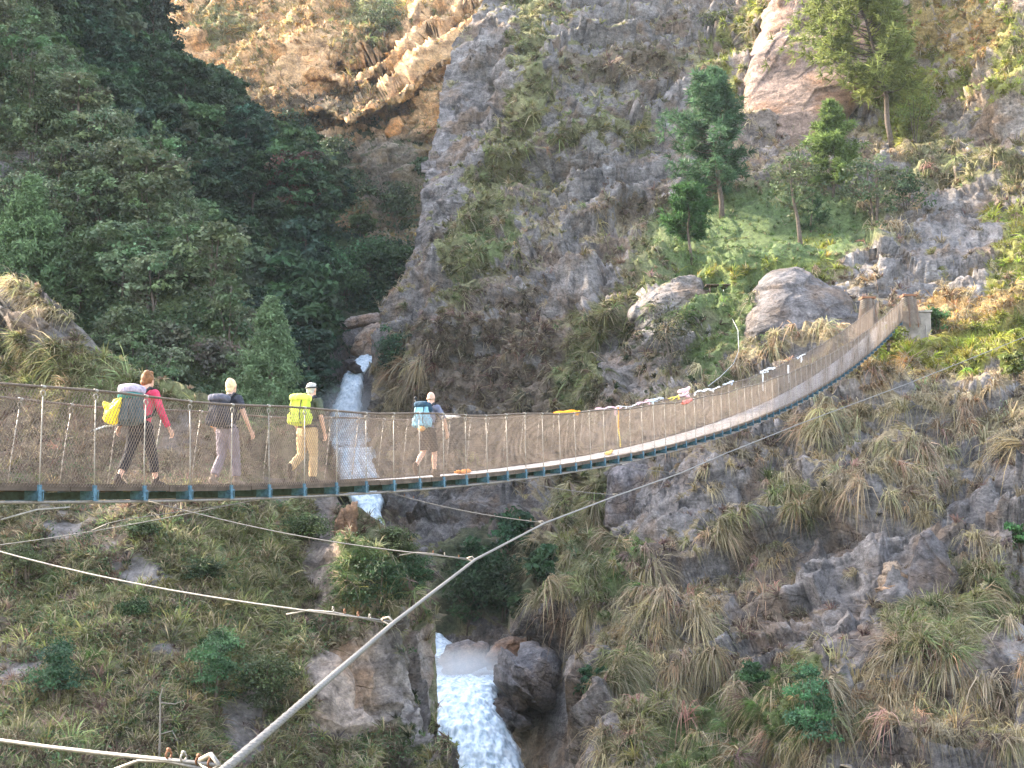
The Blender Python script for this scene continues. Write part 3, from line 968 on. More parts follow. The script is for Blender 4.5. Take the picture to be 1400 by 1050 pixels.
# ---- the end of the bridge: concrete block and two netting wrapped posts
def bridge_post(side, u, v0, v1, Y, label):
    foot = at(u, v1, Y); h = (v1 - v0) * Y / F
    root = empty('bridge_post', tuple(foot), label=label, cat='bridge post', group='rusty posts at the far end of the bridge')
    mb = MB()
    for k in range(6):
        a = k * math.pi / 3 + 0.3
        o = np.array([math.cos(a) * 0.56, math.sin(a) * 0.56, 0])
        mb.tube([o * 1.1 - np.array([0, 0, 0.4]), o * 0.9 + np.array([0.03, 0, h * 0.55]), o * 0.55 + np.array([0, 0, h])], 0.035, 6)
    mb.box((0, 0, h), (0.85, 0.85, 0.12))
    mb.build('post_frame', M_RUST, root, smooth=False)
    mb = MB()
    for k in range(60):
        a = k * 2 * math.pi / 60
        for sg in (-1, 1):
            pts = [(math.cos(a + sg * t * 1.2) * 0.62 * (1.15 - 0.5 * t), math.sin(a + sg * t * 1.2) * 0.62 * (1.15 - 0.5 * t), -0.2 + (h + 0.2) * t) for t in np.linspace(0, 1, 6)]
            mb.tube(pts, 0.011, 3, cap=False)
    mb.build('wire_wrap', M_NET, root)
    mb = MB()
    for k in range(5):                              # cable ends looped over the top
        z = h - 0.1 - 0.12 * k
        mb.tube([(-0.5, -0.3 - 0.05 * k, z - 0.15), (-0.1, -0.36, z + 0.08), (0.3, -0.2, z), (0.42, 0.1, z - 0.05)], 0.02, 5)
    mb.tube([(0.1, -0.4, h - 0.05), (0.16, -0.48, h * 0.4), (0.1, -0.5, -0.5)], 0.022, 5)
    mb.build('cable_loop', M_ROD, root)
    return root
bridge_post(0, 1243, 404, 440, 85.4, 'rust brown wire wrapped post standing at the concrete block')
bridge_post(1, 1187, 407, 452, 84.6, 'rust brown wire wrapped post beside the boulder, on the uphill side of the deck')
cb = at(1246, 448, 86.3)
root = empty('anchor_block', tuple(cb), rz=-0.25, label='stained grey concrete block carrying the far end of the footbridge', cat='concrete block')
mb = MB(); mb.box((0, 0.3, -0.35), (2.3, 2.4, 2.3)); o = mb.build('block', M_CONC, root, smooth=False, bevel=0.05)
mb = MB(); mb.box((0.02, 0.3, 0.865), (2.45, 2.55, 0.12)); mb.build('coping', M_CONC, root, smooth=False, bevel=0.02)
mb = MB(); mb.tube([(0.85, -0.93, -1.2), (0.86, -0.94, 0.0)], 0.035, 6); mb.build('drain_pipe', M_ROD, root)

# ---- windguy cable and its ties
G = [(180, 1162, 2.4), (310, 1050, 4.8), (540, 850, 11.4), (650, 765, 17.8), (745, 715, 25.0), (845, 677, 31.2), (930, 647, 38.0), (992, 620, 45.0), (1100, 577, 53.0), (1240, 525, 62.0), (1400, 461, 72.0), (1520, 405, 79.0)]
gp = np.array([at(*g) for g in G])
tg = np.concatenate([[0], np.cumsum(np.linalg.norm(np.diff(gp, axis=0), axis=1))])
def spline(ts, P, q):
    return np.stack([np.interp(q, ts, P[:, k]) for k in range(3)], -1)
root = empty('windguy_cable', tuple(gp[4]), label='thick grey steel guy cable sweeping from the lower edge up to the far bank', cat='cable')
loc = gp[4]
o = MB().tube(gp - loc, np.interp(np.arange(len(gp)), [0, len(gp) - 1], [0.0160, 0.0160]), 10).build('cable', M_CABLE, root)
# strands laid round the cable
mb = MB()
q = np.arange(0, tg[-1], 0.05)
Pq = spline(tg, gp, q) - loc
for st in range(4):
    a = q / 0.30 * 2 * math.pi / 1.0 + st * math.pi / 2
    t = np.gradient(Pq, axis=0); t /= np.linalg.norm(t, axis=1)[:, None]
    uu = np.cross(t, [0, 0, 1.0]); uu /= np.linalg.norm(uu, axis=1)[:, None]; ww = np.cross(t, uu)
    mb.tube(Pq[q < 18] + (0.0138 * (np.cos(a)[:, None] * uu + np.sin(a)[:, None] * ww))[q < 18], 0.0052, 4, cap=False)
mb.build('strand', M_CABLE, root)

def clip_mb(mb, p, t, r):
    """a cable clip: a saddle with a bolt standing out"""
    t = t / np.linalg.norm(t)
    up = np.array([0, 0, 1.0]); side = np.cross(t, up); side /= np.linalg.norm(side)
    a = np.linspace(0, 2 * math.pi, 9)
    mb.tube([p + (up * math.sin(x) * 1.15 + side * math.cos(x) * 1.0) * r for x in a], r * 0.32, 6)
    mb.tube([p + up * r * 1.0, p + up * r * 2.0], r * 0.36, 6)
    mb.tube([p + up * r * 1.5 - t * r * .5, p + up * r * 1.5 + t * r * .5], r * 0.55, 6)

def wind_tie(a, b, label, r=0.0078, clips_b=(0.12, 0.28, 0.46, 0.62), tail=True, clips_a=(), tail_len=1.0, sag=0.02):
    a, b = np.asarray(a, float), np.asarray(b, float)
    root = empty('wind_tie', tuple(b), label=label, cat='tie cable', group='thin steel ties between the footbridge and its guy cable')
    L = np.linalg.norm(a - b)
    ts = np.linspace(0, 1, 14)
    pts = b + (a - b) * ts[:, None] - np.array([0, 0, 1]) * (np.sin(ts * math.pi) * sag * L)[:, None]
    MB().tube(pts - b, r, 7).build('cable', M_CABLE, root)
    d = (a - b) / L
    for end, lst in ((b, clips_b), (a, clips_a)):
        dd = d if end is b else -d
        for k, c in enumerate(lst):
            mb = MB(); clip_mb(mb, (end - b) + dd * c, d, r * 1.4)
            mb.build('cable_clip', M_RUST if (k + len(lst)) % 3 else M_ROD, root)
    if tail:
        e0 = dd0 = d
        side = np.cross(d, [0, 0, 1.0])
        c = max(clips_b) if clips_b else 0.3
        P = [d * 0.08 + np.array([0, 0, -0.025]), d * c + np.array([0, 0, -0.022]), d * (c + tail_len * 0.5) + np.array([0, 0, -0.03 - 0.03 * tail_len]), d * (c + tail_len) + np.array([0, 0, -0.05 - 0.14 * tail_len])]
        MB().tube(P, r * 0.9, 6).build('cable_tail', M_CABLE, root)
    mb = MB()                                        # shackle that grips the guy cable
    mb.tube([d * 0.12, d * 0.05 + np.array([0, 0, .03]), np.array([0, 0, 0.0]), d * 0.05 - np.array([0, 0, .03]), d * 0.12], r * 1.1, 6)
    mb.build('shackle', M_ROD, root)
    return root
def deck_under(u):
    lo, hi = -30.0, LEN
    for _ in range(50):
        m = (lo + hi) / 2
        if proj(bp(m, -0.1, -0.2))[0] < u: lo = m
        else: hi = m
    return bp(lo, -0.1, -0.2)
wind_tie(at(0, 985, 5.9) + (at(0, 985, 5.9) - at(300, 1046, 4.9)) * 2.2, at(300, 1046, 4.9), 'thin tie cable with three rusty clips at the lower left corner', r=0.0088, clips_b=(0.05, 0.12, 0.21, 0.30), tail_len=0.36)
wind_tie(at(0, 741, 13.8) + (at(0, 741, 13.8) - at(538, 850, 11.4)) * 0.35, at(538, 850, 11.4), 'long straight tie cable crossing the whole lower left slope', r=0.0088, clips_b=(0.10, 0.24, 0.36, 0.5, .62), tail_len=0.5)
wind_tie(deck_under(203), at(650, 765, 17.8), 'tie cable running from under the feet of the first hiker', clips_b=(0.1, 0.24, 0.45, 0.62), clips_a=(0.25, 0.5), tail_len=0.5)
wind_tie(deck_under(528), at(745, 715, 25.0), 'tie cable leaving the deck between the yellow and blue backpacks', clips_b=(0.12, 0.28, 0.5), clips_a=(0.2, 0.4, 0.6), tail=False)
wind_tie(deck_under(702), at(845, 677, 31.2), 'short tie cable in front of the grey rock wall under the deck', clips_b=(0.12, 0.3, 0.5), clips_a=(0.2, 0.4), tail=False)
wind_tie(deck_under(842), at(930, 647, 38.0), 'tie cable with pale clips just right of the rock wall under the deck', clips_b=(0.12, 0.3, 0.5), clips_a=(0.2, 0.5, 0.9), tail=False)
wind_tie(deck_under(958), at(992, 620, 45.0), 'shortest tie cable, where the guy cable comes closest to the deck', clips_b=(0.15, 0.35), clips_a=(0.2,), tail=False)
# the tie that leaves on the far side, seen under the deck
a = bp(7.1, W + 0.1, -0.25); b = at(-260, 770, 25.5)
wind_tie(b, a, 'double tie cable under the deck leading off to the far side', r=0.009, clips_b=(2.0, 2.25, 2.5), tail_len=0.6)
# loose pale ends hanging under the deck
for k, (u, u2) in enumerate(((2, 80),)):
    p0, p1 = deck_under(2), deck_under(95)
    mb = MB(); mb.tube([p0 + np.array([0, 0, -0.22]), p0 * 0.5 + p1 * 0.5 + np.array([0, 0, -0.10]), p1 + np.array([0, 0, -0.07])], 0.012, 6)
    o = mb.build('loose_rope', M_ROD); tag(o, 'pale loose rope end hanging under the deck at the left edge', 'rope')
# anchor stays that run from the block to the right
mb = MB()
p0, p1 = at(1265, 434, 87.5), at(1480, 436, 90)
for z in (0.0, -0.3):
    mb.tube([p0 + np.array([0, 0, z]), p1 + np.array([0, 0, z])], 0.02, 6)
o = mb.build('anchor_stay', M_CABLE); tag(o, 'two parallel stay cables running from the concrete block over golden grass', 'cable')

# ---- water pipe, plank and scarves
M_PIPE = simple_mat('grey_pipe', (0.34, 0.34, 0.33), 0.5, 0.15, 10)
def on_c(u, v, d=0.8):
    Y = C.pick(u, v)[0][1]
    return at(u, v, Y - d)
pp = [on_c(989, 396), on_c(996, 425), on_c(1009, 452, 1.6), on_c(1010, 480, 1.6), at(1003, 497, 80), at(985, 515, 62), at(968, 528, 53)]
o = MB().tube(pp, [0.022, 0.022, 0.021, 0.02, 0.016, 0.013, 0.012], 7).build('water_pipe', M_PIPE)
tag(o, 'thin grey pipe coming down from the wooden platform to the bridge rail', 'pipe')
M_WOOD = simple_mat('dark_wood', (0.085, 0.058, 0.04), 0.85, 0.4, 6.0, bump=0.3)
pl = on_c(987, 391, 0.5)
root = empty('wooden_platform', tuple(pl), label='small dark wooden platform at the top of the grey pipe', cat='platform')
mb = MB()
for k in range(4):
    mb.box((0, -0.5 + 0.26 * k, 0.0), (2.4, 0.24, 0.09))
mb.build('boards', M_WOOD, root, smooth=False)
for x in (-0.9, 0.3, 1.0):
    m = MB(); m.tube([(x, -0.4, -1.0), (x, -0.4, 0)], 0.06, 6); m.build('post', M_WOOD, root)
# ------------------------------------------------------------------ hikers
M_SKIN = simple_mat('fair_skin', (0.56, 0.33, 0.235), 0.55, 0.10, 8)  # one even skin tone
M_DARK = simple_mat('dark_detail', (0.02, 0.02, 0.022), 0.6, 0.2, 10)
def cloth(name, col, var=0.22):
    t = NT(name)
    f = t.noise(t.coords(scale=(1, 1, 0.6)), 11.0, 4, 0.55, 0.8)
    g = t.noise(t.coords(), 160.0, 2, 0.5)
    c = t.ramp(f, [(0.3, tuple(x * (1 - var) for x in col)), (0.7, tuple(min(1, x * (1 + var)) for x in col))])
    return t.bsdf(c, 0.9, bump=t.math('ADD', f, t.math('MULTIPLY', g, 0.05)), bump_str=0.9, bump_dist=0.06)

def limb(mb, pts, rad, seg=12): mb.tube(pts, rad, seg, rounded=True)

def hand(mb, wrist, d, palm_n, side):
    """palm, four bent fingers of different lengths and a thumb from the side of the palm"""
    d = d / np.linalg.norm(d)
    palm_n = palm_n - d * np.dot(palm_n, d); palm_n /= np.linalg.norm(palm_n)
    s = np.cross(d, palm_n) * side
    c = wrist + d * 0.045
    for k in (-0.026, -0.009, 0.009, 0.026):
        limb(mb, [wrist + s * k * 0.5, c + s * k * 1.05, c + d * 0.035 + s * k * 1.1], [0.014, 0.015, 0.013], 8)
    for k, L in ((-0.030, 0.060), (-0.010, 0.074), (0.010, 0.080), (0.030, 0.070)):
        b = c + d * 0.035 + s * k * 1.15
        limb(mb, [b, b + d * L * 0.45 + palm_n * 0.008, b + d * L * 0.75 + palm_n * 0.026, b + d * L * 0.82 + palm_n * 0.048], [0.0095, 0.009, 0.0082, 0.0072], 7)
    b = c - d * 0.018 + s * 0.030
    limb(mb, [b, b + s * 0.026 + d * 0.022 + palm_n * 0.010, b + s * 0.034 + d * 0.052 + palm_n * 0.022], [0.012, 0.0105, 0.008], 7)

def person(name, s, lat, label, pose, mats, scale=1.0, turn=0.0, hair='short'):
    """a walking figure on the deck, facing along the bridge; returns its root and joints"""
    base = bp(s, lat, 0.006)
    heading = math.atan2(-DIR[0], DIR[1]) + turn
    root = empty(name, tuple(base), rz=heading, label=label, cat='person', group='hikers crossing the footbridge')
    root.scale = (scale,) * 3
    V3 = lambda *a: np.array(a, float)
    lean = pose.get('lean', 0.10)
    hip = V3(0, pose.get('hipy', 0), pose.get('hipz', 0.90))
    def tor(z, x=0, y=0):                            # torso point, leaning forward
        return hip + V3(x, y + lean * z, z)
    J = {}
    J['neck'] = tor(0.60); J['head'] = tor(0.735, 0, 0.035)
    for sd, k in ((-1, 'L'), (1, 'R')):
        J['hip' + k] = hip + V3(sd * 0.085, 0, 0.0)
        J['sh' + k] = tor(0.52, sd * pose.get('shw', 0.185), 0)
        for nm in ('kn', 'an', 'el', 'wr'):
            J[nm + k] = V3(*pose[nm + k])
    toe = {k: V3(*pose['toe' + k]) for k in 'LR'}
    # ---- body: one continuous skin
    mb = MB()
    limb(mb, [hip + V3(0, 0, -0.02), tor(0.18), tor(0.36), tor(0.50)], [0.125, 0.118, 0.135, 0.105], 14)
    limb(mb, [tor(0.47), J['neck'], J['head'] - V3(0, 0.01, 0.03)], [0.075, 0.054, 0.056], 12)
    hd = J['head']
    mb.ell(hd + V3(0, 0, 0.02), (0.077, 0.096, 0.108)); mb.ell(hd + V3(0, 0.035, -0.055), (0.056, 0.062, 0.058))
    limb(mb, [hd + V3(0, 0.088, 0.025), hd + V3(0, 0.112, -0.012)], [0.010, 0.015], 7)          # nose
    mb.ell(hd + V3(0, 0.09, 0.045), (0.045, 0.018, 0.012)); mb.ell(hd + V3(0, 0.088, -0.045), (0.024, 0.012, 0.009))  # brow, lips
    for sd in (-1, 1): mb.ell(hd + V3(sd * 0.079, -0.005, 0.0), (0.011, 0.022, 0.034))           # ears
    for sd, k in ((-1, 'L'), (1, 'R')):
        limb(mb, [tor(0.50, sd * 0.10), J['sh' + k]], [0.065, 0.055], 10)
        limb(mb, [J['sh' + k], J['el' + k], J['el' + k] * 0.6 + J['wr' + k] * 0.4, J['wr' + k]], [0.052, 0.040, 0.039, 0.027], 10)
        dd = J['wr' + k] - J['el' + k]
        hand(mb, J['wr' + k], dd, V3(-sd, 0.25, 0), sd)
        limb(mb, [J['hip' + k], J['hip' + k] * 0.5 + J['kn' + k] * 0.5, J['kn' + k]], [0.098, 0.080, 0.056], 12)
        calf = J['kn' + k] * 0.68 + J['an' + k] * 0.32 + (J['an' + k] - toe[k]) * 0.10
        limb(mb, [J['kn' + k], calf, J['kn' + k] * 0.3 + J['an' + k] * 0.7, J['an' + k]], [0.054, 0.058, 0.042, 0.036], 12)
        limb(mb, [J['an' + k], toe[k]], [0.036, 0.030], 8)
    mb.fused('body', mats.get('skin', M_SKIN), root, 0.0085, 3)
    for sd in (-1, 1):
        MB().ell(hd + V3(sd * 0.032, 0.089, 0.025), (0.013, 0.008, 0.008), nu=8, nv=5).build('eye', M_DARK, root)
    # ---- clothes
    mb = MB()
    limb(mb, [tor(0.11), tor(0.20), tor(0.36), tor(0.50)], [0.138, 0.140, 0.155, 0.122], 14)
    limb(mb, [tor(0.50), tor(0.56)], [0.09, 0.068], 12)
    sl = pose.get('sleeve', 0.5)
    for sd, k in ((-1, 'L'), (1, 'R')):
        limb(mb, [tor(0.49, sd * 0.10), J['sh' + k]], [0.085, 0.074], 10)
        if sl <= 0.5:
            e = J['sh' + k] + (J['el' + k] - J['sh' + k]) * sl * 2
            mb.tube([J['sh' + k], e], [0.073, 0.066], 12)
        else:
            mb.tube([J['sh' + k], J['el' + k], J['el' + k] * 0.2 + J['wr' + k] * 0.8], [0.073, 0.058, 0.046], 12)
    mb.fused(pose.get('topname', 'shirt'), mats['top'], root, 0.010, 3)
    mb = MB()
    limb(mb, [hip + V3(0, 0, -0.03), tor(0.06)], [0.146, 0.146], 14)
    for sd, k in ((-1, 'L'), (1, 'R')):
        kn, an, hp = J['kn' + k], J['an' + k], J['hip' + k]
        limb(mb, [hp, hp * 0.5 + kn * 0.5], [0.118, 0.100], 12)
        tl = pose.get('legs', 2.0)                     # 1 = to the knee, 2 = to the ankle
        if tl <= 1.0:
            e = hp + (kn - hp) * tl
            mb.tube([hp * 0.5 + kn * 0.5, e], [0.100, 0.092], 12)
        else:
            e = kn + (an - kn) * (tl - 1)
            mb.tube([hp * 0.5 + kn * 0.5, kn, kn * 0.5 + e * 0.5, e], [0.100, 0.078, 0.078, 0.072], 12)
    mb.fused('shorts' if pose.get('legs', 2) <= 1 else 'trousers', mats['legs'], root, 0.010, 3)
    for k in 'LR':
        mb = MB(); an = J['an' + k]; d = toe[k] - an
        f = V3(0, 1, 0)
        limb(mb, [an + V3(0, 0, 0.05), an - V3(0, 0.005, 0.03)], [0.050, 0.050], 10)
        limb(mb, [an + d * -0.25 + V3(0, 0, -0.025), an + d * 0.5 + V3(0, 0, -0.012), toe[k] + V3(0, 0, 0.004)], [0.046, 0.047, 0.038], 10)
        mb.fused('boot', mats['boots'], root, 0.010, 3)
    # ---- hair
    mb = MB()
    if hair == 'bun':
        mb.ell(hd + V3(0, -0.022, 0.035), (0.098, 0.106, 0.104)); mb.ell(hd + V3(0.025, -0.065, 0.105), (0.060, 0.058, 0.055))
        mb.ell(hd + V3(-0.02, -0.06, -0.03), (0.075, 0.062, 0.06)); mb.ell(hd + V3(0.04, 0.0, 0.12), (0.045, 0.05, 0.03))
    elif hair == 'blond':
        mb.ell(hd + V3(0, -0.02, 0.03), (0.087, 0.100, 0.108)); mb.ell(hd + V3(0, -0.045, 0.105), (0.045, 0.05, 0.04))
        mb.ell(hd + V3(0, -0.06, -0.05), (0.064, 0.05, 0.06))
    elif hair == 'short':
        mb.ell(hd + V3(0, -0.018, 0.034), (0.084, 0.098, 0.104)); mb.ell(hd + V3(0, -0.05, -0.03), (0.068, 0.055, 0.055))
        mb.ell(hd + V3(0, 0.05, 0.10), (0.06, 0.05, 0.035))
    else:                                            # bald with a shaven fringe
        mb.ell(hd + V3(0, -0.03, -0.015), (0.080, 0.078, 0.045))
    o = mb.fused('hair', mats['hair'], root, 0.009, 2)
    return root, J, tor


M_STRAP = cloth('black_strap', (0.03, 0.03, 0.035))

def pack(name, prn, tor, label, body, lid, size=(0.30, 0.20, 0.46), z=0.30, y=-0.255, extras=()):
    """a hiking backpack carried on a person's back; a thing of its own"""
    root = empty(name, tuple(prn.location), rz=prn.rotation_euler.z, label=label, cat='backpack', group='backpacks carried by the hikers')
    root.scale = prn.scale
    w, d, h = size
    c = tor(z, 0, y)
    tilt = Matrix.Rotation(-0.10, 4, 'X')
    mb = MB()
    mb.ell(c, (w / 2, d / 2, h / 2), tilt, 24, 15, 0.45, 0.55)
    mb.ell(c + np.array([0, -d * 0.35, -h * 0.14]), (w * 0.36, d * 0.28, h * 0.28), tilt, 18, 11, 0.5, 0.5)
    mb.fused('main_bag', body, root, 0.011, 2)
    mb = MB(); mb.ell(c + np.array([0, 0.02, h * 0.47]), (w * 0.53, d * 0.62, h * 0.14), tilt, 22, 11, 0.6, 0.6)
    mb.build('lid', lid, root)
    for sd in (-1, 1):
        mb = MB()
        sh = tor(0.57, sd * 0.115, 0.02)
        mb.tube([c + np.array([sd * w * 0.28, d * 0.4, h * 0.32]), sh + np.array([0, -0.06, 0.045]), sh + np.array([0, 0.07, 0.02]), tor(0.36, sd * 0.12, 0.165), tor(0.20, sd * 0.165, 0.06), c + np.array([sd * w * 0.42, d * 0.4, -h * 0.30])], 0.024, 7)
        mb.build('shoulder_strap', M_STRAP, root)
        mb = MB(); mb.ell(c + np.array([sd * w * 0.52, 0.0, -h * 0.25]), (0.045, d * 0.36, h * 0.2), tilt, 14, 9, 0.6, 0.7)
        mb.build('side_pocket', body, root)
    mb = MB()
    hb = c + np.array([0, d * 0.5, -h * 0.46])
    mb.tube([hb + np.array([math.sin(a) * 0.165, 0.14 + -math.cos(a) * 0.155, -0.02]) for a in np.linspace(0.2, 2 * math.pi - 0.2, 17)], 0.022, 7)
    mb.build('hip_belt', M_STRAP, root)
    for sd in (-0.28, 0.28):
        mb = MB(); mb.tube([c + np.array([sd * w, -d * 0.40, h * 0.40]), c + np.array([sd * w, -d * 0.60, h * 0.1]), c + np.array([sd * w, -d * 0.66, -h * 0.2]), c + np.array([sd * w, -d * 0.45, -h * 0.45])], 0.008, 5)
        mb.build('compression_strap', M_STRAP, root)
    return root, c

def s_at(u, lat):
    lo, hi = -10.0, LEN
    for _ in range(50):
        m = (lo + hi) / 2
        if proj(bp(m, lat))[0] < u: lo = m
        else: hi = m
    return lo
def attach(o, p):                                   # loose things keep the walker's frame
    o.location = p.location; o.rotation_euler = p.rotation_euler; o.scale = p.scale

# 1: pink jacket, bun, big grey-teal pack, black capris
P1 = dict(hipz=0.89, lean=0.16, knL=(-0.11, -0.12, 0.475), anL=(-0.12, -0.34, 0.10), toeL=(-0.13, -0.18, 0.035), knR=(0.10, 0.17, 0.475), anR=(0.11, 0.26, 0.085), toeR=(0.12, 0.43, 0.04),
          elL=(-0.26, -0.02, 1.12), wrL=(-0.27, -0.16, 0.90), elR=(0.26, 0.16, 1.12), wrR=(0.30, 0.31, 0.88), sleeve=1.0, legs=1.62, topname='jacket')
p1, J1, t1 = person('person', s_at(190, .62), .62, 'person in a pink jacket and black three quarter trousers with brown hair in a bun', P1,
    dict(top=cloth('pink_jacket', (0.62, 0.055, 0.115)), legs=cloth('black_trousers', (0.022, 0.02, 0.024)), boots=cloth('brown_boot', (0.05, 0.036, 0.03)), hair=simple_mat('brown_hair', (0.19, 0.085, 0.035), 0.7, 0.4, 30)), 1.0, 0.0, 'bun')
b1, c1 = pack('backpack', p1, t1, 'large grey and teal backpack with a lilac top on the person in pink', cloth('grey_pack', (0.06, 0.08, 0.085)), cloth('lilac_lid', (0.36, 0.31, 0.40)), (0.36, 0.27, 0.56), 0.30, -0.29)
mb = MB(); mb.ell(c1 + np.array([0, -0.01, 0.17]), (0.185, 0.142, 0.055), None, 20, 9, 0.6, 0.6); mb.build('teal_band', cloth('teal_cloth', (0.03, 0.16, 0.15)), b1)
# yellow carrier bag tied to the pack
mb = MB(); mb.ell((-0.20, -0.40, 1.08), (0.13, 0.10, 0.155), Matrix.Rotation(0.35, 4, 'Y'), 22, 14, 0.7, 0.8); mb.ell((-0.15, -0.36, 1.25), (0.08, 0.06, 0.07))
mb.tube([(-0.28, -0.44, 1.20), (-0.33, -0.46, 1.27)], [0.06, 0.02], 9); mb.tube([(-0.1, -0.42, 1.2), (-0.04, -0.40, 1.32)], [0.06, 0.02], 9)
o = mb.fused('carrier_bag', simple_mat('yellow_plastic', (0.85, 0.62, 0.025), 0.45, 0.12, 9, bump=0.5), None, 0.014, 1); attach(o, p1)
dd = o.modifiers.new('crumple', 'DISPLACE'); tx = bpy.data.textures.new('crumple', 'CLOUDS'); tx.noise_scale = 0.07; dd.texture = tx; dd.strength = 0.035; dd.mid_level = 0.5
tag(o, 'bright yellow plastic bag hanging from the grey and teal backpack', 'bag')
pr = empty('trekking_pole', (0, 0, 0), label='pale folded trekking pole sticking out behind the person in pink', cat='pole'); attach(pr, p1)
m = MB(); m.tube([(-0.26, -0.18, 0.93), (-0.33, -0.42, 0.90), (-0.38, -0.60, 0.83)], 0.013, 8); m.build('shaft', simple_mat('pale_metal', (0.62, 0.62, 0.60), 0.35, 0.1, 10), pr)
m = MB(); m.tube([(-0.265, -0.20, 0.93), (-0.25, -0.08, 0.935)], 0.019, 8); m.build('grip', M_DARK, pr)
m = MB(); m.tube([(-0.38, -0.60, 0.83), (-0.395, -0.65, 0.80)], [0.014, 0.006], 8); m.build('tip', M_DARK, pr)

# 2: blond, dark shirt and pack, violet-grey trousers
P2 = dict(hipz=0.90, lean=0.08, knL=(-0.10, 0.00, 0.48), anL=(-0.11, -0.22, 0.10), toeL=(-0.12, -0.07, 0.035), knR=(0.10, 0.11, 0.48), anR=(0.11, 0.13, 0.085), toeR=(0.125, 0.30, 0.04),
          elL=(-0.29, -0.06, 1.14), wrL=(-0.33, 0.10, 0.98), elR=(0.29, 0.07, 1.14), wrR=(0.33, 0.20, 0.90), sleeve=0.30, legs=1.80)
p2, J2, t2 = person('person', s_at(309, .62), .62, 'blond person in a dark shirt and violet grey trousers carrying a black backpack', P2,
    dict(top=cloth('charcoal_shirt', (0.04, 0.042, 0.055)), legs=cloth('violet_grey_trousers', (0.20, 0.165, 0.185)), boots=cloth('tan_boot', (0.20, 0.15, 0.115)), hair=simple_mat('blond_hair', (0.62, 0.47, 0.27), 0.6, 0.3, 30)), 1.01, 0.0, 'blond')
b2, c2 = pack('backpack', p2, t2, 'charcoal black backpack on the blond person', cloth('black_pack', (0.035, 0.035, 0.045)), cloth('slate_lid', (0.10, 0.10, 0.13)), (0.32, 0.24, 0.48), 0.29, -0.275)
mb = MB(); mb.ell((-0.34, 0.05, 1.02), (0.035, 0.035, 0.05)); o = mb.build('water_bottle', simple_mat('orange_plastic', (0.75, 0.28, 0.05), 0.4, 0.1, 9)); attach(o, p2)
tag(o, 'small orange bottle held at the left hand of the blond person', 'bottle')

# 3: grey hair, olive shirt, khaki trousers, lime pack
P3 = dict(hipz=0.91, lean=0.12, hipy=0.02, knL=(-0.10, 0.00, 0.50), anL=(-0.12, -0.33, 0.25), toeL=(-0.12, -0.30, 0.10), knR=(0.09, 0.09, 0.49), anR=(0.09, 0.08, 0.085), toeR=(0.10, 0.25, 0.04),
          elL=(-0.26, -0.02, 1.15), wrL=(-0.26, 0.14, 0.95), elR=(0.27, 0.04, 1.14), wrR=(0.27, 0.16, 0.88), sleeve=0.42, legs=1.90)
p3, J3, t3 = person('person', s_at(418, .62), .62, 'grey haired person in an olive shirt and khaki trousers', P3,
    dict(top=cloth('olive_shirt', (0.075, 0.085, 0.055)), legs=cloth('khaki_trousers', (0.47, 0.32, 0.165)), boots=cloth('dark_boot', (0.06, 0.045, 0.035)), hair=simple_mat('grey_hair', (0.40, 0.37, 0.34), 0.7, 0.4, 40)), 1.04, 0.0, 'short')
b3, c3 = pack('backpack', p3, t3, 'bright lime yellow backpack on the grey haired person', cloth('lime_cloth', (0.50, 0.56, 0.06)), cloth('lime_lid', (0.62, 0.66, 0.11)), (0.34, 0.25, 0.50), 0.33, -0.28)
mb = MB(); mb.tube([J3['head'] + np.array([math.sin(a) * 0.09, math.cos(a) * 0.104 - 0.012, 0.045 + 0.01 * math.cos(a)]) for a in np.linspace(0, 2 * math.pi, 19)], 0.014, 6); mb.build('headband', M_DARK, p3)

# 4: bald, blue pack with dark hood, dark shorts
P4 = dict(hipz=0.90, lean=0.20, hipy=-0.03, knL=(-0.10, 0.02, 0.50), anL=(-0.12, -0.30, 0.20), toeL=(-0.12, -0.25, 0.06), knR=(0.10, 0.14, 0.48), anR=(0.10, 0.13, 0.085), toeR=(0.11, 0.30, 0.04),
          elL=(-0.28, 0.05, 1.15), wrL=(-0.27, 0.26, 1.05), elR=(0.28, 0.22, 1.17), wrR=(0.28, 0.34, 0.93), sleeve=0.42, legs=0.86)
p4, J4, t4 = person('person', s_at(584, .62), .62, 'bald person in a grey blue shirt and dark shorts with bare legs', P4,
    dict(top=cloth('grey_blue_shirt', (0.16, 0.17, 0.24)), legs=cloth('dark_shorts', (0.05, 0.036, 0.034)), boots=cloth('brown_shoe', (0.10, 0.065, 0.045)), hair=simple_mat('stubble', (0.42, 0.28, 0.21), 0.7, 0.2, 40)), 1.03, 0.0, 'bald')
b4, c4 = pack('backpack', p4, t4, 'light blue backpack with a dark navy hood on the bald person', cloth('sky_blue_cloth', (0.20, 0.40, 0.50)), cloth('navy_hood', (0.025, 0.06, 0.095)), (0.32, 0.23, 0.50), 0.33, -0.27)
mb = MB(); mb.ell(c4 + np.array([0.07, 0.05, 0.17]), (0.15, 0.10, 0.09), Matrix.Rotation(0.5, 4, 'Y'), 16, 9); mb.build('hood', cloth('navy_cloth', (0.02, 0.05, 0.08)), b4)
mb = MB(); mb.tube([c4 + np.array([-0.15, 0.0, 0.2]), c4 + np.array([-0.16, 0.0, 0.36])], 0.014, 7); mb.ell(c4 + np.array([-0.16, 0, 0.38]), (0.03, 0.03, 0.035)); mb.build('camera_stick', M_DARK, b4)
mb = MB(); mb.ell(c4 + np.array([0.04, -0.10, -0.26]), (0.085, 0.06, 0.055)); mb.build('rolled_cloth', cloth('orange_cloth', (0.62, 0.32, 0.12)), b4)

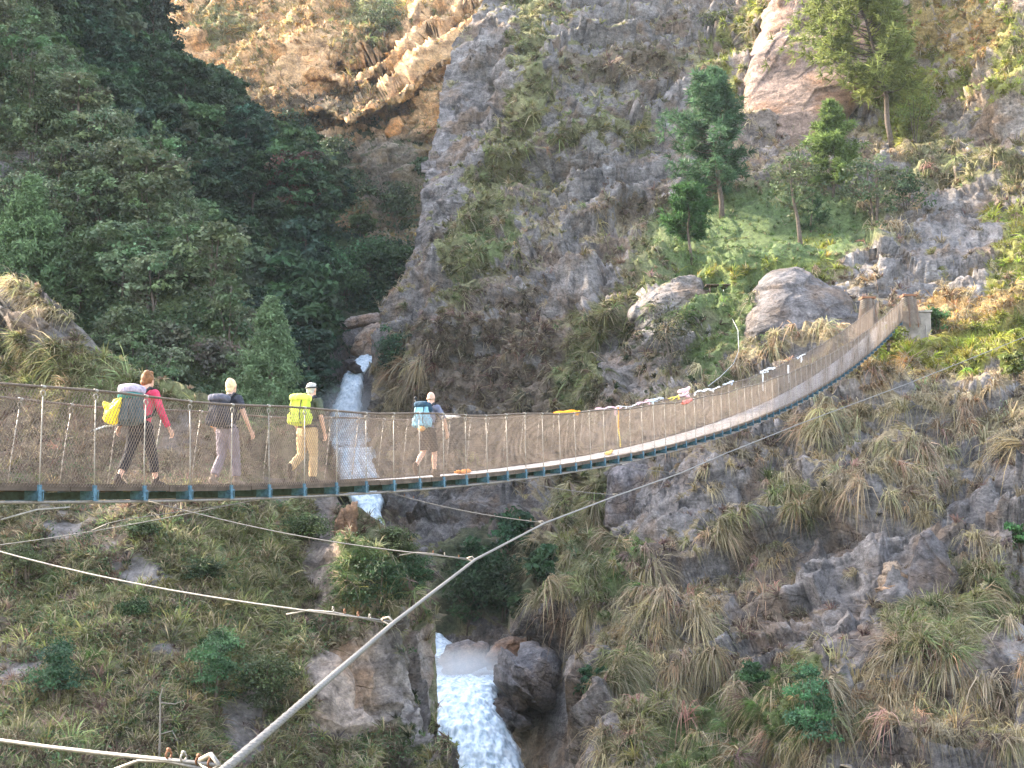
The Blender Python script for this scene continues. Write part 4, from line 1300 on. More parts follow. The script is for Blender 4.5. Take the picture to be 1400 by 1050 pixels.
# ------------------------------------------------------------------ scarves and offerings on the bridge
def scarf(name, u0, u1, side, label, col, hang=0.12, rise=0.0, group='cloths tied along the handrail of the footbridge', seed=0, cat='scarf', thick=0.03):
    """a cloth wound along the handrail: a crumpled strip with folds and real thickness"""
    lat = -0.10 if side == 0 else W + 0.10
    rng = np.random.default_rng(seed)
    lo = s_at(u0, lat); hi = s_at(u1, lat)
    ns = max(6, int(abs(hi - lo) / 0.06)); nv_ = 7
    s = np.linspace(lo, hi, ns)
    P = bp(s, lat) + np.array([0, 0, 1]) * rail_h(s, side)[:, None]
    mb = MB()
    for st in range(3):
        ph = rng.uniform(0, 6, 4)
        off = np.stack([0.02 * np.sin(s * 4 + ph[0] + st), 0.03 * np.cos(s * 3 + ph[1] + st), rise * np.abs(np.sin(s * 1.3 + ph[2])) * (0.4 + 0.3 * st) + 0.02 * np.sin(s * 5 + ph[3]) - 0.015 * st], -1)
        r = 0.5 * thick * (0.75 + 0.35 * np.sin(s * 2.3 + st * 2 + ph[2]))
        mb.tube(P + off, r, 7)
    for k in range(max(1, int((hi - lo) / 1.6))):        # hanging ends
        i = rng.integers(0, ns)
        L = hang * rng.uniform(0.5, 1.3)
        q = P[i]
        mb.tube([q, q + np.array([0.02, 0, -L * 0.5]), q + DIR * rng.uniform(-.1, .1) + np.array([0, 0, -L])], [thick * 0.9, thick * 1.2, thick * 0.3], 6)
    o = mb.fused(name, col, None, 0.014, 1)
    return tag(o, label, cat, group)
CW = cloth('white_scarf', (0.70, 0.68, 0.66)); CP_ = cloth('pink_scarf', (0.66, 0.44, 0.48)); CO = cloth('orange_scarf', (0.90, 0.34, 0.012)); CB = cloth('pale_blue_scarf', (0.52, 0.57, 0.64)); CR = cloth('red_scarf', (0.62, 0.18, 0.14)); CY = cloth('yellow_scarf', (0.80, 0.60, 0.10))
scarf('prayer_scarf', 757, 793, 1, 'bright orange cloth bundled on the handrail', CO, 0.05, 0.10, seed=1, thick=0.07)
scarf('prayer_scarf', 815, 850, 1, 'pale pink cloth drooping below the handrail just right of the orange one', CP_, 0.25, 0.05, seed=2, thick=0.045)
scarf('prayer_scarf', 843, 872, 1, 'thin white cloth on the handrail above the yellow ribbon', CW, 0.10, 0.06, seed=3, thick=0.035)
scarf('prayer_scarf', 872, 888, 1, 'short rosy cloth between the thin white and the pale blue cloths', CP_, 0.06, 0.12, seed=4, thick=0.04)
scarf('prayer_scarf', 886, 908, 1, 'pale blue and white cloth on the handrail', CB, 0.08, 0.12, seed=5, thick=0.045)
scarf('prayer_scarf', 914, 930, 1, 'cream yellow cloth left of the big pink bundle', CY, 0.05, 0.10, seed=6, thick=0.04)
scarf('prayer_scarf', 929, 942, 1, 'big pale pink bundle of cloth standing up from the handrail', CP_, 0.10, 0.34, seed=7, thick=0.13)
scarf('prayer_scarf', 933, 945, 0, 'small red cloth knotted under the big pink bundle', CR, 0.12, 0.0, seed=8, thick=0.09)
scarf('prayer_scarf', 950, 985, 1, 'long dirty white cloth right of the pink bundle', CW, 0.10, 0.06, seed=9, thick=0.045)
scarf('prayer_scarf', 990, 1004, 1, 'pale blue rag where the grey pipe meets the rail', CB, 0.08, 0.10, seed=10, thick=0.05)
scarf('prayer_scarf', 1040, 1060, 1, 'bright white cloth on the uphill rail below the boulder', CW, 0.10, 0.12, seed=11, thick=0.06)
scarf('prayer_scarf', 1090, 1102, 1, 'white cloth hanging diagonally from the uphill rail, last before the post', CW, 0.45, 0.05, seed=12, thick=0.05)
def hanging(name, u, lat, z0, z1, col, label, cat, seed=0, r=0.03, u2=None):
    s = s_at(u, lat); rng = np.random.default_rng(seed)
    z = np.linspace(z0, z1, 12)
    P = bp(np.full(12, s) + 0.05 * np.sin(z * 7) + np.linspace(0, 0.12, 12), lat) + np.stack([0 * z, 0 * z, z], -1)
    o = MB().tube(P, r * (0.6 + 0.6 * np.abs(np.sin(z * 5 + seed))), 7).build(name, col)
    return tag(o, label, cat)
hanging('ribbon', 845, W + 0.02, 1.25, 0.55, CO, 'orange upper ribbon hanging inside the netting', 'ribbon', 1, 0.02)
hanging('ribbon', 846, W - 0.03, 0.62, 0.05, CY, 'yellow ribbon trailing down to the deck', 'ribbon', 2, 0.02)
hanging('ribbon', 1078, W + 0.02, 1.15, 0.35, CW, 'white ribbon hanging inside the netting of the steep part', 'ribbon', 3, 0.03)
hanging('ribbon', 1043, W + 0.02, 1.35, 0.5, CW, 'off white ribbon hanging on the netting left of the steep part', 'ribbon', 5, 0.028)
def petals(u0, u1, lat, cols, label, seed):
    rng = np.random.default_rng(seed); mb = MB(); s0, s1 = s_at(u0, lat), s_at(u1, lat)
    s = np.linspace(s0, s1, 40)
    P = bp(s, lat + 0.12 * np.sin(s * 3), 0.04)
    for p in P:
        for k in range(3):
            mb.ell(p + rng.normal(0, 0.025, 3) * np.array([1, 1, .5]), np.array([0.04, 0.04, 0.028]) * rng.uniform(.7, 1.2), None, 7, 5)
    o = mb.build('flower_garland', cols); return tag(o, label, 'garland')
petals(620, 640, 0.9, simple_mat('marigold', (0.80, 0.28, 0.07), 0.8, 0.35, 30), 'orange marigold garland lying on the deck in front of the bald person', 1)
petals(826, 840, 0.6, simple_mat('yellow_marigold', (0.85, 0.55, 0.12), 0.8, 0.3, 30), 'yellow garland on the deck at the foot of the ribbon', 2)
o = MB().ell(bp(s_at(611, W + .1), W + .1) + np.array([0, 0, RAIL + 0.0]), (0.20, 0.10, 0.06), Matrix.Rotation(-.9, 4, 'Z'), 14, 9).ell(bp(s_at(622, W + .1), W + .1) + np.array([0, 0, RAIL + 0.01]), (0.2, 0.08, 0.05), Matrix.Rotation(-.9, 4, 'Z'), 14, 9).fused('prayer_scarf', CW, None, 0.014, 1)
tag(o, 'off white rolled cloth on the rail right in front of the bald person', 'scarf', 'cloths tied along the handrail of the footbridge')
print('people', round(time.time() - T0, 1))
# ------------------------------------------------------------------ vegetation helpers
M_GRASS = attr_mat('grass_blades', 0.38, 0.8, vary=False)
M_LEAF = attr_mat('tree_leaves', 0.28, 0.6)
M_NEEDLE = attr_mat('pine_needles', 0.42, 0.6)
M_BARK = simple_mat('grey_brown_bark', (0.10, 0.075, 0.058), 0.9, 0.45, 6.0, bump=0.5)
M_PALEBARK = simple_mat('pale_dead_wood', (0.19, 0.165, 0.14), 0.9, 0.3, 6.0, bump=0.3)

def unit(a):
    return a / (np.linalg.norm(a, axis=-1, keepdims=True) + 1e-9)

def blades(c, n, L, nb, width, col, spread=0.75, droop=0.55, up=0.75, foot=0.25, rng=RNG, segs=3, straw=0.25, outw=0.55):
    """grass tufts: c, n (M,3) places and surface normals, L (M,) blade length, nb blades each, col (M,3)"""
    M = len(c)
    N = M * nb
    cc = np.repeat(c, nb, 0); nn = np.repeat(n, nb, 0); LL = np.repeat(L, nb) * rng.uniform(0.5, 1.15, N)
    ww = np.repeat(np.broadcast_to(width, (M,)), nb) * rng.uniform(0.6, 1.3, N)
    r = unit(rng.normal(0, 1, (N, 3)))
    off = r - nn * np.sum(r * nn, 1, keepdims=True)
    b = cc + off * (LL * foot * rng.uniform(0, 1, N))[:, None] - nn * 0.06
    rad = unit(off + rng.normal(0, 0.25, (N, 3)))
    d = unit(np.array([0, 0, up]) + nn * outw + rad * (spread * rng.uniform(0.15, 1.25, N))[:, None])
    side = unit(np.cross(d, rng.normal(0, 1, (N, 3))))
    dr = rng.uniform(0.6, 1.3, N) * droop
    V = np.empty((N, segs + 1, 2, 3), np.float32)
    for k in range(segs + 1):
        t = k / segs
        p = b + d * (LL * t)[:, None]
        p[:, 2] -= LL * dr * t * t
        w = ww * (1 - t) ** 0.7 * 0.5 + 0.0015
        V[:, k, 0] = p - side * w[:, None]
        V[:, k, 1] = p + side * w[:, None]
    base = np.arange(N)[:, None] * (2 * (segs + 1)) + np.arange(segs)[None] * 2
    Q = np.stack([base, base + 1, base + 3, base + 2], -1).reshape(-1, 4)
    C_ = np.repeat(col, nb, 0) * rng.uniform(0.65, 1.35, (N, 1))
    m = rng.random(N) < straw
    C_[m] = np.array([0.34, 0.285, 0.19]) * rng.uniform(0.7, 1.25, (m.sum(), 1))
    CC = np.repeat(C_, 2 * (segs + 1), 0)
    return V.reshape(-1, 3), Q, CC

class Acc:
    def __init__(self): self.V, self.Q, self.C, self.n = [], [], [], 0
    def add(self, V, Q, C_):
        self.V.append(np.asarray(V, np.float32)); self.Q.append(Q + self.n); self.C.append(C_); self.n += len(V)
    def mesh(self, name, smooth=False):
        return np_mesh(name, np.concatenate(self.V), np.concatenate(self.Q), smooth, np.concatenate(self.C))

def leaves(c, s, col, rng, flat=0.5, jit=0.3, aspect=0.55, out=None):
    """leaf quads at points c (N,3) with size s"""
    N = len(c)
    nrm = unit(rng.normal(0, 1, (N, 3)) * (1 - flat) + np.array([0, 0, 1.0]) * flat + (0 if out is None else out * 0.5))
    a = unit(np.cross(nrm, rng.normal(0, 1, (N, 3)))); b = np.cross(nrm, a)
    s = (np.broadcast_to(s, (N,)) * rng.uniform(0.6, 1.3, N))[:, None]
    fold = nrm * s * 0.12
    V = np.stack([c - a * s, c - b * s * aspect + fold, c + a * s - np.array([0, 0, 0.25]) * s, c + b * s * aspect + fold], 1).reshape(-1, 3)
    Q = np.arange(N * 4).reshape(-1, 4)
    C_ = np.repeat(np.asarray(col) * rng.uniform(1 - jit, 1 + jit, (N, 1)), 4, 0)
    return V, Q, C_

def sample(sh, n, fn, rng):
    """random surface points of a sheet; fn(U, V, rock, nz) gives the chance of a plant there"""
    U, V = sh.U, sh.V
    dens = fn(U, V, sh.rock, sh.N[..., 2])
    vw = -np.sum(sh.N * unit(sh.P), -1)
    dens = dens * ((U > -70) & (U < 1470) & (V > -70) & (V < 1120)) * (vw > 0.02)
    # area per cell as seen
    px = np.abs(np.gradient(U, axis=1)) + 0.15
    py = np.abs(np.gradient(V, axis=0)) + 0.15
    w = (dens * px * py).reshape(-1)
    tot = w.sum()
    i = rng.choice(len(w), size=n, p=w / tot)
    P = sh.P.reshape(-1, 3)[i].astype(float)
    P = P + rng.normal(0, 0.05, P.shape)
    return P, sh.N.reshape(-1, 3)[i].astype(float), sh.K.reshape(-1, len(KN))[i], U.reshape(-1)[i], V.reshape(-1)[i], tot

def kind_pick(K, P, rng, sharp=1.0):
    q = K ** sharp + 1e-5
    q = q / q.sum(1, keepdims=True)
    r = rng.random(len(K))[:, None]
    return (np.cumsum(q, 1) < r).sum(1).clip(0, len(KN) - 1)

KL = dict(dry=1.45, brown=0.80, olive=1.05, green=0.50, sunlit_green=0.9, gold=0.9, dark=0.6)          # blade length
KD = dict(dry=0.95, brown=0.55, olive=0.6, green=0.5, sunlit_green=0.5, gold=0.6, dark=0.5)
KS = dict(dry=0.30, brown=0.22, olive=0.18, green=0.08, sunlit_green=0.10, gold=0.30, dark=0.02)

def grow_grass(name, sh, n, fn, nb, seed, scale=1.0, wide=0.85, big=0.05, foot=0.2, up=0.75, outw=0.55, spread=0.9, dr=1.0):
    rng = np.random.default_rng(seed)
    P, N, K, U, V, tot = sample(sh, n, fn, rng)
    kd = kind_pick(K, P, rng)
    acc = Acc()
    for k, nm in enumerate(KN):
        m = kd == k
        if not m.any(): continue
        p, nn = P[m], N[m]
        M = len(p)
        d = p[:, 1]
        sz = rng.lognormal(-0.12, 0.30, M)
        sz = np.where(rng.random(M) < big, sz * 1.45, sz)
        L = KL[nm] * sz * scale
        patch = 1 + 0.7 * fbm(p * 0.35, 2, seed + 4)[:, None]
        tilt = np.array([1.0, 1.0, 1.0]) + rng.normal(0, 0.10, (M, 3))
        col = np.clip(KC[k] * patch * tilt * rng.uniform(0.55, 1.4, (M, 1)), 0.01, 0.8)
        w = np.maximum(0.010, d / 1390.0 * wide) * (0.5 if nm == 'green' else 1.0)
        V_, Q_, C_ = blades(p, nn, L, nb, w, col, spread=spread, droop=KD[nm] * dr, rng=rng, straw=KS[nm], foot=foot, up=up, outw=outw)
        acc.add(V_, Q_, C_)
    o = link(name, acc.mesh(name), M_GRASS)
    return tag(o, kind='stuff')

def veg(rk): return np.clip(1.1 - rk * 1.12, 0, 1)
grow_grass('grass', C, 6200, lambda U, V, r, nz: veg(r) * sstep(430, 560, V) * (U > 700) * sstep(700, 760, U + 0 * V) + 0.9 * veg(r) * (U < 720) * (U > 520) * (V > 400) * (V < 660), 44, 101, 1.0, 1.15, 0.18, 0.09, up=0.55, outw=0.65, spread=0.62, dr=1.2)
grow_grass('grass', C, 10000, lambda U, V, r, nz: veg(r) ** 1.3 * sstep(560, 430, V) * (V < 560), 20, 102, 1.0, 1.0, 0.06, 0.15, up=0.6, outw=0.6, spread=0.7, dr=1.1)
grow_grass('grass', D, 15000, lambda U, V, r, nz: veg(r), 24, 103, 0.60, 1.1, 0.10, 0.12, up=0.6, spread=0.75)
grow_grass('grass', A, 3500, lambda U, V, r, nz: veg(r) ** 1.2 * (V < 200), 14, 104, 1.7, 0.8)
print('grass', round(time.time() - T0, 1))

# soft scrub on the left hand slope and dark undergrowth in the forest
def scrub(name, sh, n, fn, nl, size, cols, seed, rad=1.1, flat=0.35):
    rng = np.random.default_rng(seed)
    P, N, K, U, V, tot = sample(sh, n, fn, rng)
    lump = rng.lognormal(0, 0.35, n) * rad
    M = n * nl
    c = np.repeat(P, nl, 0); rr = np.repeat(lump, nl)
    d = unit(rng.normal(0, 1, (M, 3)))
    d[:, 2] = np.abs(d[:, 2])
    c = c + d * (rr * rng.uniform(0.45, 1.05, M))[:, None] * np.array([1, 1, 0.9]) - np.array([0, 0, 0.15])
    cc = np.asarray(cols)[rng.integers(0, len(cols), n)] * rng.uniform(0.7, 1.3, (n, 1)) * (1 + 0.5 * fbm(P * 0.12, 2, seed))[:, None]
    V_, Q_, C_ = leaves(c, size, np.repeat(cc, nl, 0), rng, flat, 0.35, out=d)
    o = link(name, np_mesh(name, V_, Q_, False, C_), M_LEAF)
    return tag(o, kind='stuff')
scrub('undergrowth', B, 1700, lambda U, V, r, nz: veg(r) * (V < 620) * (U < 370), 84, 0.14, [(0.070, 0.098, 0.045), (0.080, 0.098, 0.055), (0.055, 0.088, 0.042), (0.088, 0.105, 0.055)], 201, 1.25)
scrub('undergrowth', D, 1500, lambda U, V, r, nz: veg(r) * sstep(560, 680, V) * (fbm(np.stack([U * 0.02, V * 0.02, U * 0], -1), 2, 5) > -0.05), 40, 0.05, [(0.06, 0.10, 0.04), (0.05, 0.085, 0.035), (0.085, 0.11, 0.05)], 203, 0.38)
scrub('undergrowth', E, 2600, lambda U, V, r, nz: 1.0 * (U < 560) * (V < 640) * (1 - (U > 455) * (V > 430)), 46, 0.24, [(0.03, 0.062, 0.03), (0.042, 0.072, 0.034), (0.036, 0.058, 0.038)], 202, 1.5)

# ------------------------------------------------------------------ trees
def branchy(rng, h, r0, lean=(0, 0), nl=7, spread=0.45, z0=0.35, seg=7, wob=0.06, stems=1):
    mb = MB(); tips = []
    for s in range(stems):
        n = 7
        z = np.linspace(0, h * 0.92, n)
        off = np.cumsum(rng.normal(0, wob * h / n, (n, 2)), 0); off[0] = 0
        pts = np.stack([off[:, 0] + lean[0] * z, off[:, 1] + lean[1] * z, z - 0.25 * (z == 0)], -1)
        if stems > 1: pts[:, :2] += rng.normal(0, 0.1 * h, 2)[None] * (z / h)[:, None] + rng.normal(0, 0.12, 2)
        mb.tube(pts, np.linspace(r0, r0 * 0.18, n), seg)
        tips.append(pts[-1])
        for k in range(nl):
            t = z0 + (0.95 - z0) * (k + rng.random()) / nl
            i = t * (n - 1); i0 = int(i); p = pts[i0] + (pts[min(i0 + 1, n - 1)] - pts[i0]) * (i - i0)
            a = rng.uniform(0, 2 * math.pi); L = h * spread * (1.1 - t * 0.7) * rng.uniform(0.7, 1.2)
            dv = np.array([math.cos(a), math.sin(a), 0.55])
            q = [p, p + dv * L * 0.5 + np.array([0, 0, -0.03 * L]), p + dv * L * np.array([1, 1, 1.1])]
            mb.tube(q, [r0 * 0.42 * (1.1 - t), r0 * 0.25 * (1.1 - t), r0 * 0.07], 5)
            tips += [q[1], q[2]]
    return mb, np.array(tips)

def broad_meshes(seed, h=8.0, cr=(2.6, 2.6, 2.8), cz=0.62, ncl=46, nl=55, ls=0.17, col=(0.04, 0.07, 0.03), clr=0.85, r0=0.17, z0=0.3, hollow=0.55, stems=1, lean=(0, 0), jit=0.18, flat=0.45):
    rng = np.random.default_rng(seed)
    mb, tips = branchy(rng, h * 0.93, r0, lean, 8, 0.34, z0, stems=stems)
    c0 = np.array([lean[0] * h * cz, lean[1] * h * cz, h * cz])
    d = unit(rng.normal(0, 1, (ncl, 3)))
    rr = rng.uniform(hollow, 1.0, ncl) ** 0.8
    lump = 1 + 0.28 * perlin(d * 1.7 + seed, seed)
    cc = c0 + d * (rr * lump)[:, None] * np.asarray(cr)
    k = min(len(tips), ncl // 4)
    cc[:k] = tips[rng.choice(len(tips), k, replace=False)]
    acc = Acc()
    cs = clr * rng.uniform(0.6, 1.25, ncl)
    M = ncl * nl
    dd = unit(rng.normal(0, 1, (M, 3)))
    dd[:, 2] = np.where(dd[:, 2] < -0.3, -dd[:, 2], dd[:, 2])
    p = np.repeat(cc, nl, 0) + dd * (np.repeat(cs, nl) * rng.uniform(0.35, 1.0, M))[:, None] * np.array([1, 1, 0.72])
    colr = np.repeat(np.asarray(col) * rng.uniform(0.5, 1.6, (ncl, 1)) * (1 + rng.normal(0, 0.06, (ncl, 3))), nl, 0)
    acc.add(*leaves(p, ls, colr, rng, flat, jit, out=dd))
    return mb, acc

def conifer_soft(seed, h, r, nl=9000, ls=0.085, col=(0.05, 0.085, 0.035), r0=0.12):
    """dense soft conical tree: drooping feathery sprays in whorls"""
    rng = np.random.default_rng(seed)
    mb = MB(); mb.tube([(0, 0, -0.4), (0.03, 0, h * 0.5), (0, 0.02, h * 0.98)], [r0, r0 * 0.6, 0.015], 7)
    nsp = 240
    t = rng.random(nsp) ** 0.8
    z = 0.06 + 0.93 * t
    a = rng.uniform(0, 2 * math.pi, nsp)
    L = r * (1 - z ** 1.25) * rng.uniform(0.75, 1.12, nsp) + 0.12
    k = nl // nsp
    s = rng.uniform(0.25, 1.0, (nsp, k)) ** 0.7
    base = np.stack([0 * a, 0 * a, z * h], -1)
    dv = np.stack([np.cos(a), np.sin(a), 0.32 + 0.5 * t], -1)
    P = base[:, None] + dv[:, None] * (L[:, None] * s)[..., None]
    P[..., 2] -= 0.25 * L[:, None] * s ** 2
    P = P + rng.normal(0, 0.055 * r, P.shape)
    cc = np.repeat(np.asarray(col) * rng.uniform(0.7, 1.35, (nsp, 1)), k, 0)
    acc = Acc()
    acc.add(*leaves(P.reshape(-1, 3), ls, cc, rng, 0.25, 0.3, aspect=0.4, out=np.repeat(dv, k, 0)))
    return mb, acc

def pine_meshes(seed, h, r, crown0=0.3, r0=0.16, nbr=60, col=(0.045, 0.085, 0.035), nt=9, nb=15, needle=0.42, lean=(0, 0), one_side=0.0, wide=0.05, irregular=0.35, shape=0.9):
    """pine: whorled limbs ending in brushes of long needles"""
    rng = np.random.default_rng(seed)
    mb = MB()
    n = 9; z = np.linspace(0, h, n)
    off = np.cumsum(rng.normal(0, 0.012 * h, (n, 2)), 0); off[0] = 0
    pts = np.stack([off[:, 0] + lean[0] * z, off[:, 1] + lean[1] * z, z - 0.4 * (z == 0)], -1)
    mb.tube(pts, np.linspace(r0, 0.025, n), 8)
    C_, Dv = [], []
    for k in range(nbr):
        t = crown0 + (1 - crown0) * ((k + rng.random() * 0.8) / nbr)
        i = t * (n - 1); i0 = min(int(i), n - 2); p = pts[i0] + (pts[i0 + 1] - pts[i0]) * (i - i0)
        a = rng.uniform(0, 2 * math.pi)
        tt = (t - crown0) / (1 - crown0)
        prof = (1 - tt) ** shape * min(1.0, 0.55 + tt * 2.2)
        L = r * (prof * rng.uniform(1 - irregular, 1.1) + 0.07)
        if one_side: L *= 1 + one_side * (-math.cos(a))
        el = 0.15 + 0.75 * tt
        dv = np.array([math.cos(a), math.sin(a), el])
        e = p + dv * L; e[2] += 0.12 * L
        m_ = p + dv * L * 0.55 - np.array([0, 0, 0.05 * L])
        mb.tube([p, m_, e], [0.03 * h / 10 * (1.2 - tt), 0.02 * h / 10, 0.008], 5)
        for j in range(nt):
            s = rng.uniform(0.35, 1.0) ** 0.7
            q = (p + (m_ - p) * s / 0.55) if s < 0.55 else (m_ + (e - m_) * (s - 0.55) / 0.45)
            lat = rng.normal(0, 0.16 * L * s, 3) * np.array([1, 1, 0.45])
            tipd = unit(dv * 0.5 + lat / (0.3 * L + 1e-3) + np.array([0, 0, 0.75]))
            C_.append(q + lat); Dv.append(tipd)
    C_ = np.array(C_); Dv = np.array(Dv); M = len(C_)
    N = M * nb
    c = np.repeat(C_, nb, 0) + np.repeat(Dv, nb, 0) * rng.uniform(-0.18, 0.20, (N, 1))
    d = unit(np.repeat(Dv, nb, 0) * 0.8 + unit(rng.normal(0, 1, (N, 3))))
    L = needle * rng.uniform(0.6, 1.15, N)
    side = unit(np.cross(d, rng.normal(0, 1, (N, 3))))
    w = wide * rng.uniform(0.6, 1.2, N) * 0.5
    tip = c + d * L[:, None]; tip[:, 2] -= 0.18 * L
    V = np.stack([c - side * w[:, None], c + side * w[:, None], tip + side * (w * 0.35)[:, None], tip - side * (w * 0.35)[:, None]], 1).reshape(-1, 3)
    cc = np.repeat(np.repeat(np.asarray(col) * rng.uniform(0.5, 1.5, (M, 1)), nb, 0) * rng.uniform(0.75, 1.25, (N, 1)), 4, 0)
    acc = Acc(); acc.add(V, np.arange(N * 4).reshape(-1, 4), cc)
    return mb, acc

def tree(name, loc, mbacc, label, cat='tree', group=None, rz=0.0, bark=None, leafmat=None, scale=1.0):
    root = empty(name, tuple(loc), rz, label=label, cat=cat, group=group)
    root.scale = (scale,) * 3
    mb, acc = mbacc
    mb.build('trunk', bark or M_BARK, root)
    link('crown', acc.mesh('crown'), leafmat or M_LEAF, root)
    return root

def foot(sh, u, v):
    p, n = sh.pick(u, v)
    return np.array(p) - np.array([0, 0, 0.1])
def px(sh, u, v):                                   # metres per photo pixel there
    return foot(sh, u, v)[1] / F

# pines on the far ledge
p = foot(C, 987, 297); k = p[1] / F
tree('pine_tree', p, pine_meshes(11, 205 * k, 68 * k, 0.20, 0.24, 95, (0.060, 0.105, 0.052), 12, 20, 0.62, (-0.12, 0), one_side=0.3, wide=0.095, shape=0.75), 'tall dark pine with leaning trunk on the grassy ledge', group='pine trees on the far bank', leafmat=M_NEEDLE)
p = foot(C, 1221, 200); k = p[1] / F
tree('pine_tree', p, pine_meshes(12, 300 * k, 92 * k, 0.24, 0.28, 135, (0.20, 0.26, 0.075), 16, 20, 0.72, (-0.20, 0.02), one_side=0.45, wide=0.11, shape=0.62, irregular=0.5), 'largest pine, sunlit and spreading, with a bare lower trunk', group='pine trees on the far bank', leafmat=M_NEEDLE)
p = foot(C, 1137, 268); k = p[1] / F
tree('pine_tree', p, pine_meshes(13, 128 * k, 42 * k, 0.12, 0.14, 62, (0.13, 0.185, 0.055), 12, 20, 0.6, (-0.08, 0), wide=0.095, irregular=0.5), 'bright green sunlit young pine below the largest pine', group='pine trees on the far bank', leafmat=M_NEEDLE)
p = foot(C, 943, 357); k = p[1] / F
tree('pine_tree', p, pine_meshes(14, 98 * k, 33 * k, 0.30, 0.13, 48, (0.050, 0.125, 0.040), 12, 20, 0.5, (-0.10, 0), wide=0.085, shape=0.5), 'small round topped green pine at the left edge of the grassy ledge', group='pine trees on the far bank', leafmat=M_NEEDLE)
p = foot(C, 1096, 342); k = p[1] / F
tree('broadleaf_tree', p, broad_meshes(15, 152 * k, (40 * k, 38 * k, 62 * k), 0.60, 60, 30, 0.15, (0.075, 0.095, 0.045), 0.8, 0.20, 0.3, 0.3, lean=(-0.10, 0)), 'thin leaved tree with a bent dark trunk on the grassy ledge above the grey boulder')
p = foot(C, 1108, 318); k = p[1] / F
tree('pine_tree', p, pine_meshes(25, 56 * k, 25 * k, 0.05, 0.08, 30, (0.04, 0.095, 0.035), 8, 16, 0.34, (0.02, 0), wide=0.05, shape=0.5), 'bushy dark green pine sapling right of the bent dark trunk', group='pine trees on the far bank', leafmat=M_NEEDLE)
p = foot(C, 1196, 318); k = p[1] / F
tree('broadleaf_tree', p, broad_meshes(16, 112 * k, (58 * k, 50 * k, 46 * k), 0.62, 60, 30, 0.16, (0.085, 0.10, 0.05), 0.85, 0.14, 0.2, 0.3, stems=3), 'grey green many stemmed tree with sparse leaves below the largest pine')

def shrub(u, v, h, w, col, label, seed, sh=C, ls=0.13, ncl=26, nl=42, group=None, name='shrub', clr=0.45, flat=0.4, hollow=0.2, bark=None):
    p = foot(sh, u, v); k = p[1] / F
    H, Wd = h * k, w * k / 2
    ms = broad_meshes(seed, H, (Wd * 0.85, Wd * 0.85, H * 0.42), 0.55, ncl, nl, ls, col, clr * max(0.6, Wd), 0.05, 0.1, hollow, stems=3, flat=flat)
    return tree(name, p, ms, label, 'shrub', group, bark=bark)
shrub(1250, 205, 100, 80, (0.16, 0.19, 0.055), 'sunlit yellow green bush right of the trunk of the largest pine', 31)
shrub(1240, 300, 75, 90, (0.05, 0.085, 0.035), 'dark leafy bush in the shade at the right end of the grassy ledge', 32)
shrub(918, 520, 112, 105, (0.075, 0.078, 0.05), 'big twiggy dark bush in front of the rock under the wooden platform', 35, ls=0.11, nl=26)
shrub(985, 40, 30, 60, (0.10, 0.12, 0.05), 'pale green bush at the foot of the upper dark rock, beside the yellow grass', 36)
shrub(608, 345, 75, 48, (0.075, 0.085, 0.05), 'thin small tree clinging to the left edge of the cliff', 37, ls=0.14, nl=22)
shrub(672, 255, 55, 42, (0.10, 0.105, 0.055), 'sparse bush on the cliff left of the long grassy gully', 38, ls=0.14, nl=22)
shrub(535, 525, 80, 56, (0.035, 0.06, 0.03), 'dark green bush at the cliff foot right of the upper waterfall', 39, ls=0.15, ncl=34)
shrub(1042, 985, 65, 60, (0.055, 0.10, 0.048), 'grey green bush at the lower right, left of the round leafy one', 40, ls=0.075, nl=80)
shrub(1110, 1042, 130, 75, (0.065, 0.125, 0.055), 'fresh green leafy bush at the lower right', 41, ls=0.065, ncl=50, nl=90)
shrub(1030, 945, 40, 50, (0.05, 0.10, 0.04), 'small deep green bush above the two lower right bushes', 42, ls=0.075, nl=80)
shrub(1392, 760, 50, 40, (0.06, 0.14, 0.045), 'bright green bush at the right edge of the photo', 43, ls=0.075, nl=80)
shrub(1388, 520, 40, 50, (0.15, 0.19, 0.05), 'yellow green weed bush on the sunlit grass at the right edge', 44)
shrub(1285, 470, 55, 50, (0.07, 0.14, 0.045), 'green weeds growing behind the concrete block', 45, ls=0.12)
shrub(1215, 476, 36, 66, (0.20, 0.24, 0.05), 'sunlit yellow green weeds at the foot of the concrete block', 46, ls=0.11)
shrub(800, 985, 80, 45, (0.03, 0.06, 0.03), 'dark bush hanging at the edge of the grey wall beside the lower waterfall', 47)
shrub(690, 60, 70, 30, (0.06, 0.085, 0.045), 'dark green bush at the top of the cliff, left of the long grassy gully', 48, ls=0.18)
# gorge bushes over the pool
for i, (u, v, h, w, lab) in enumerate([(640, 862, 85, 90, 'dark green bush over the pool, against the rock on its left'), (690, 850, 90, 95, 'dark green bush in the middle over the pool'), (722, 868, 70, 60, 'dark green bush at the right end of those over the pool'),
                                       (700, 770, 75, 80, 'dark green bush high above the pool under the guy cable'), (655, 800, 60, 70, 'dark green bush half way up the rock above the pool'), (740, 800, 60, 50, 'olive bush at the slope edge above the pool')]):
    shrub(u, v, h, w, (0.03, 0.062, 0.026), lab, 60 + i, ls=0.15, ncl=36, group='dark bushes over the pool')
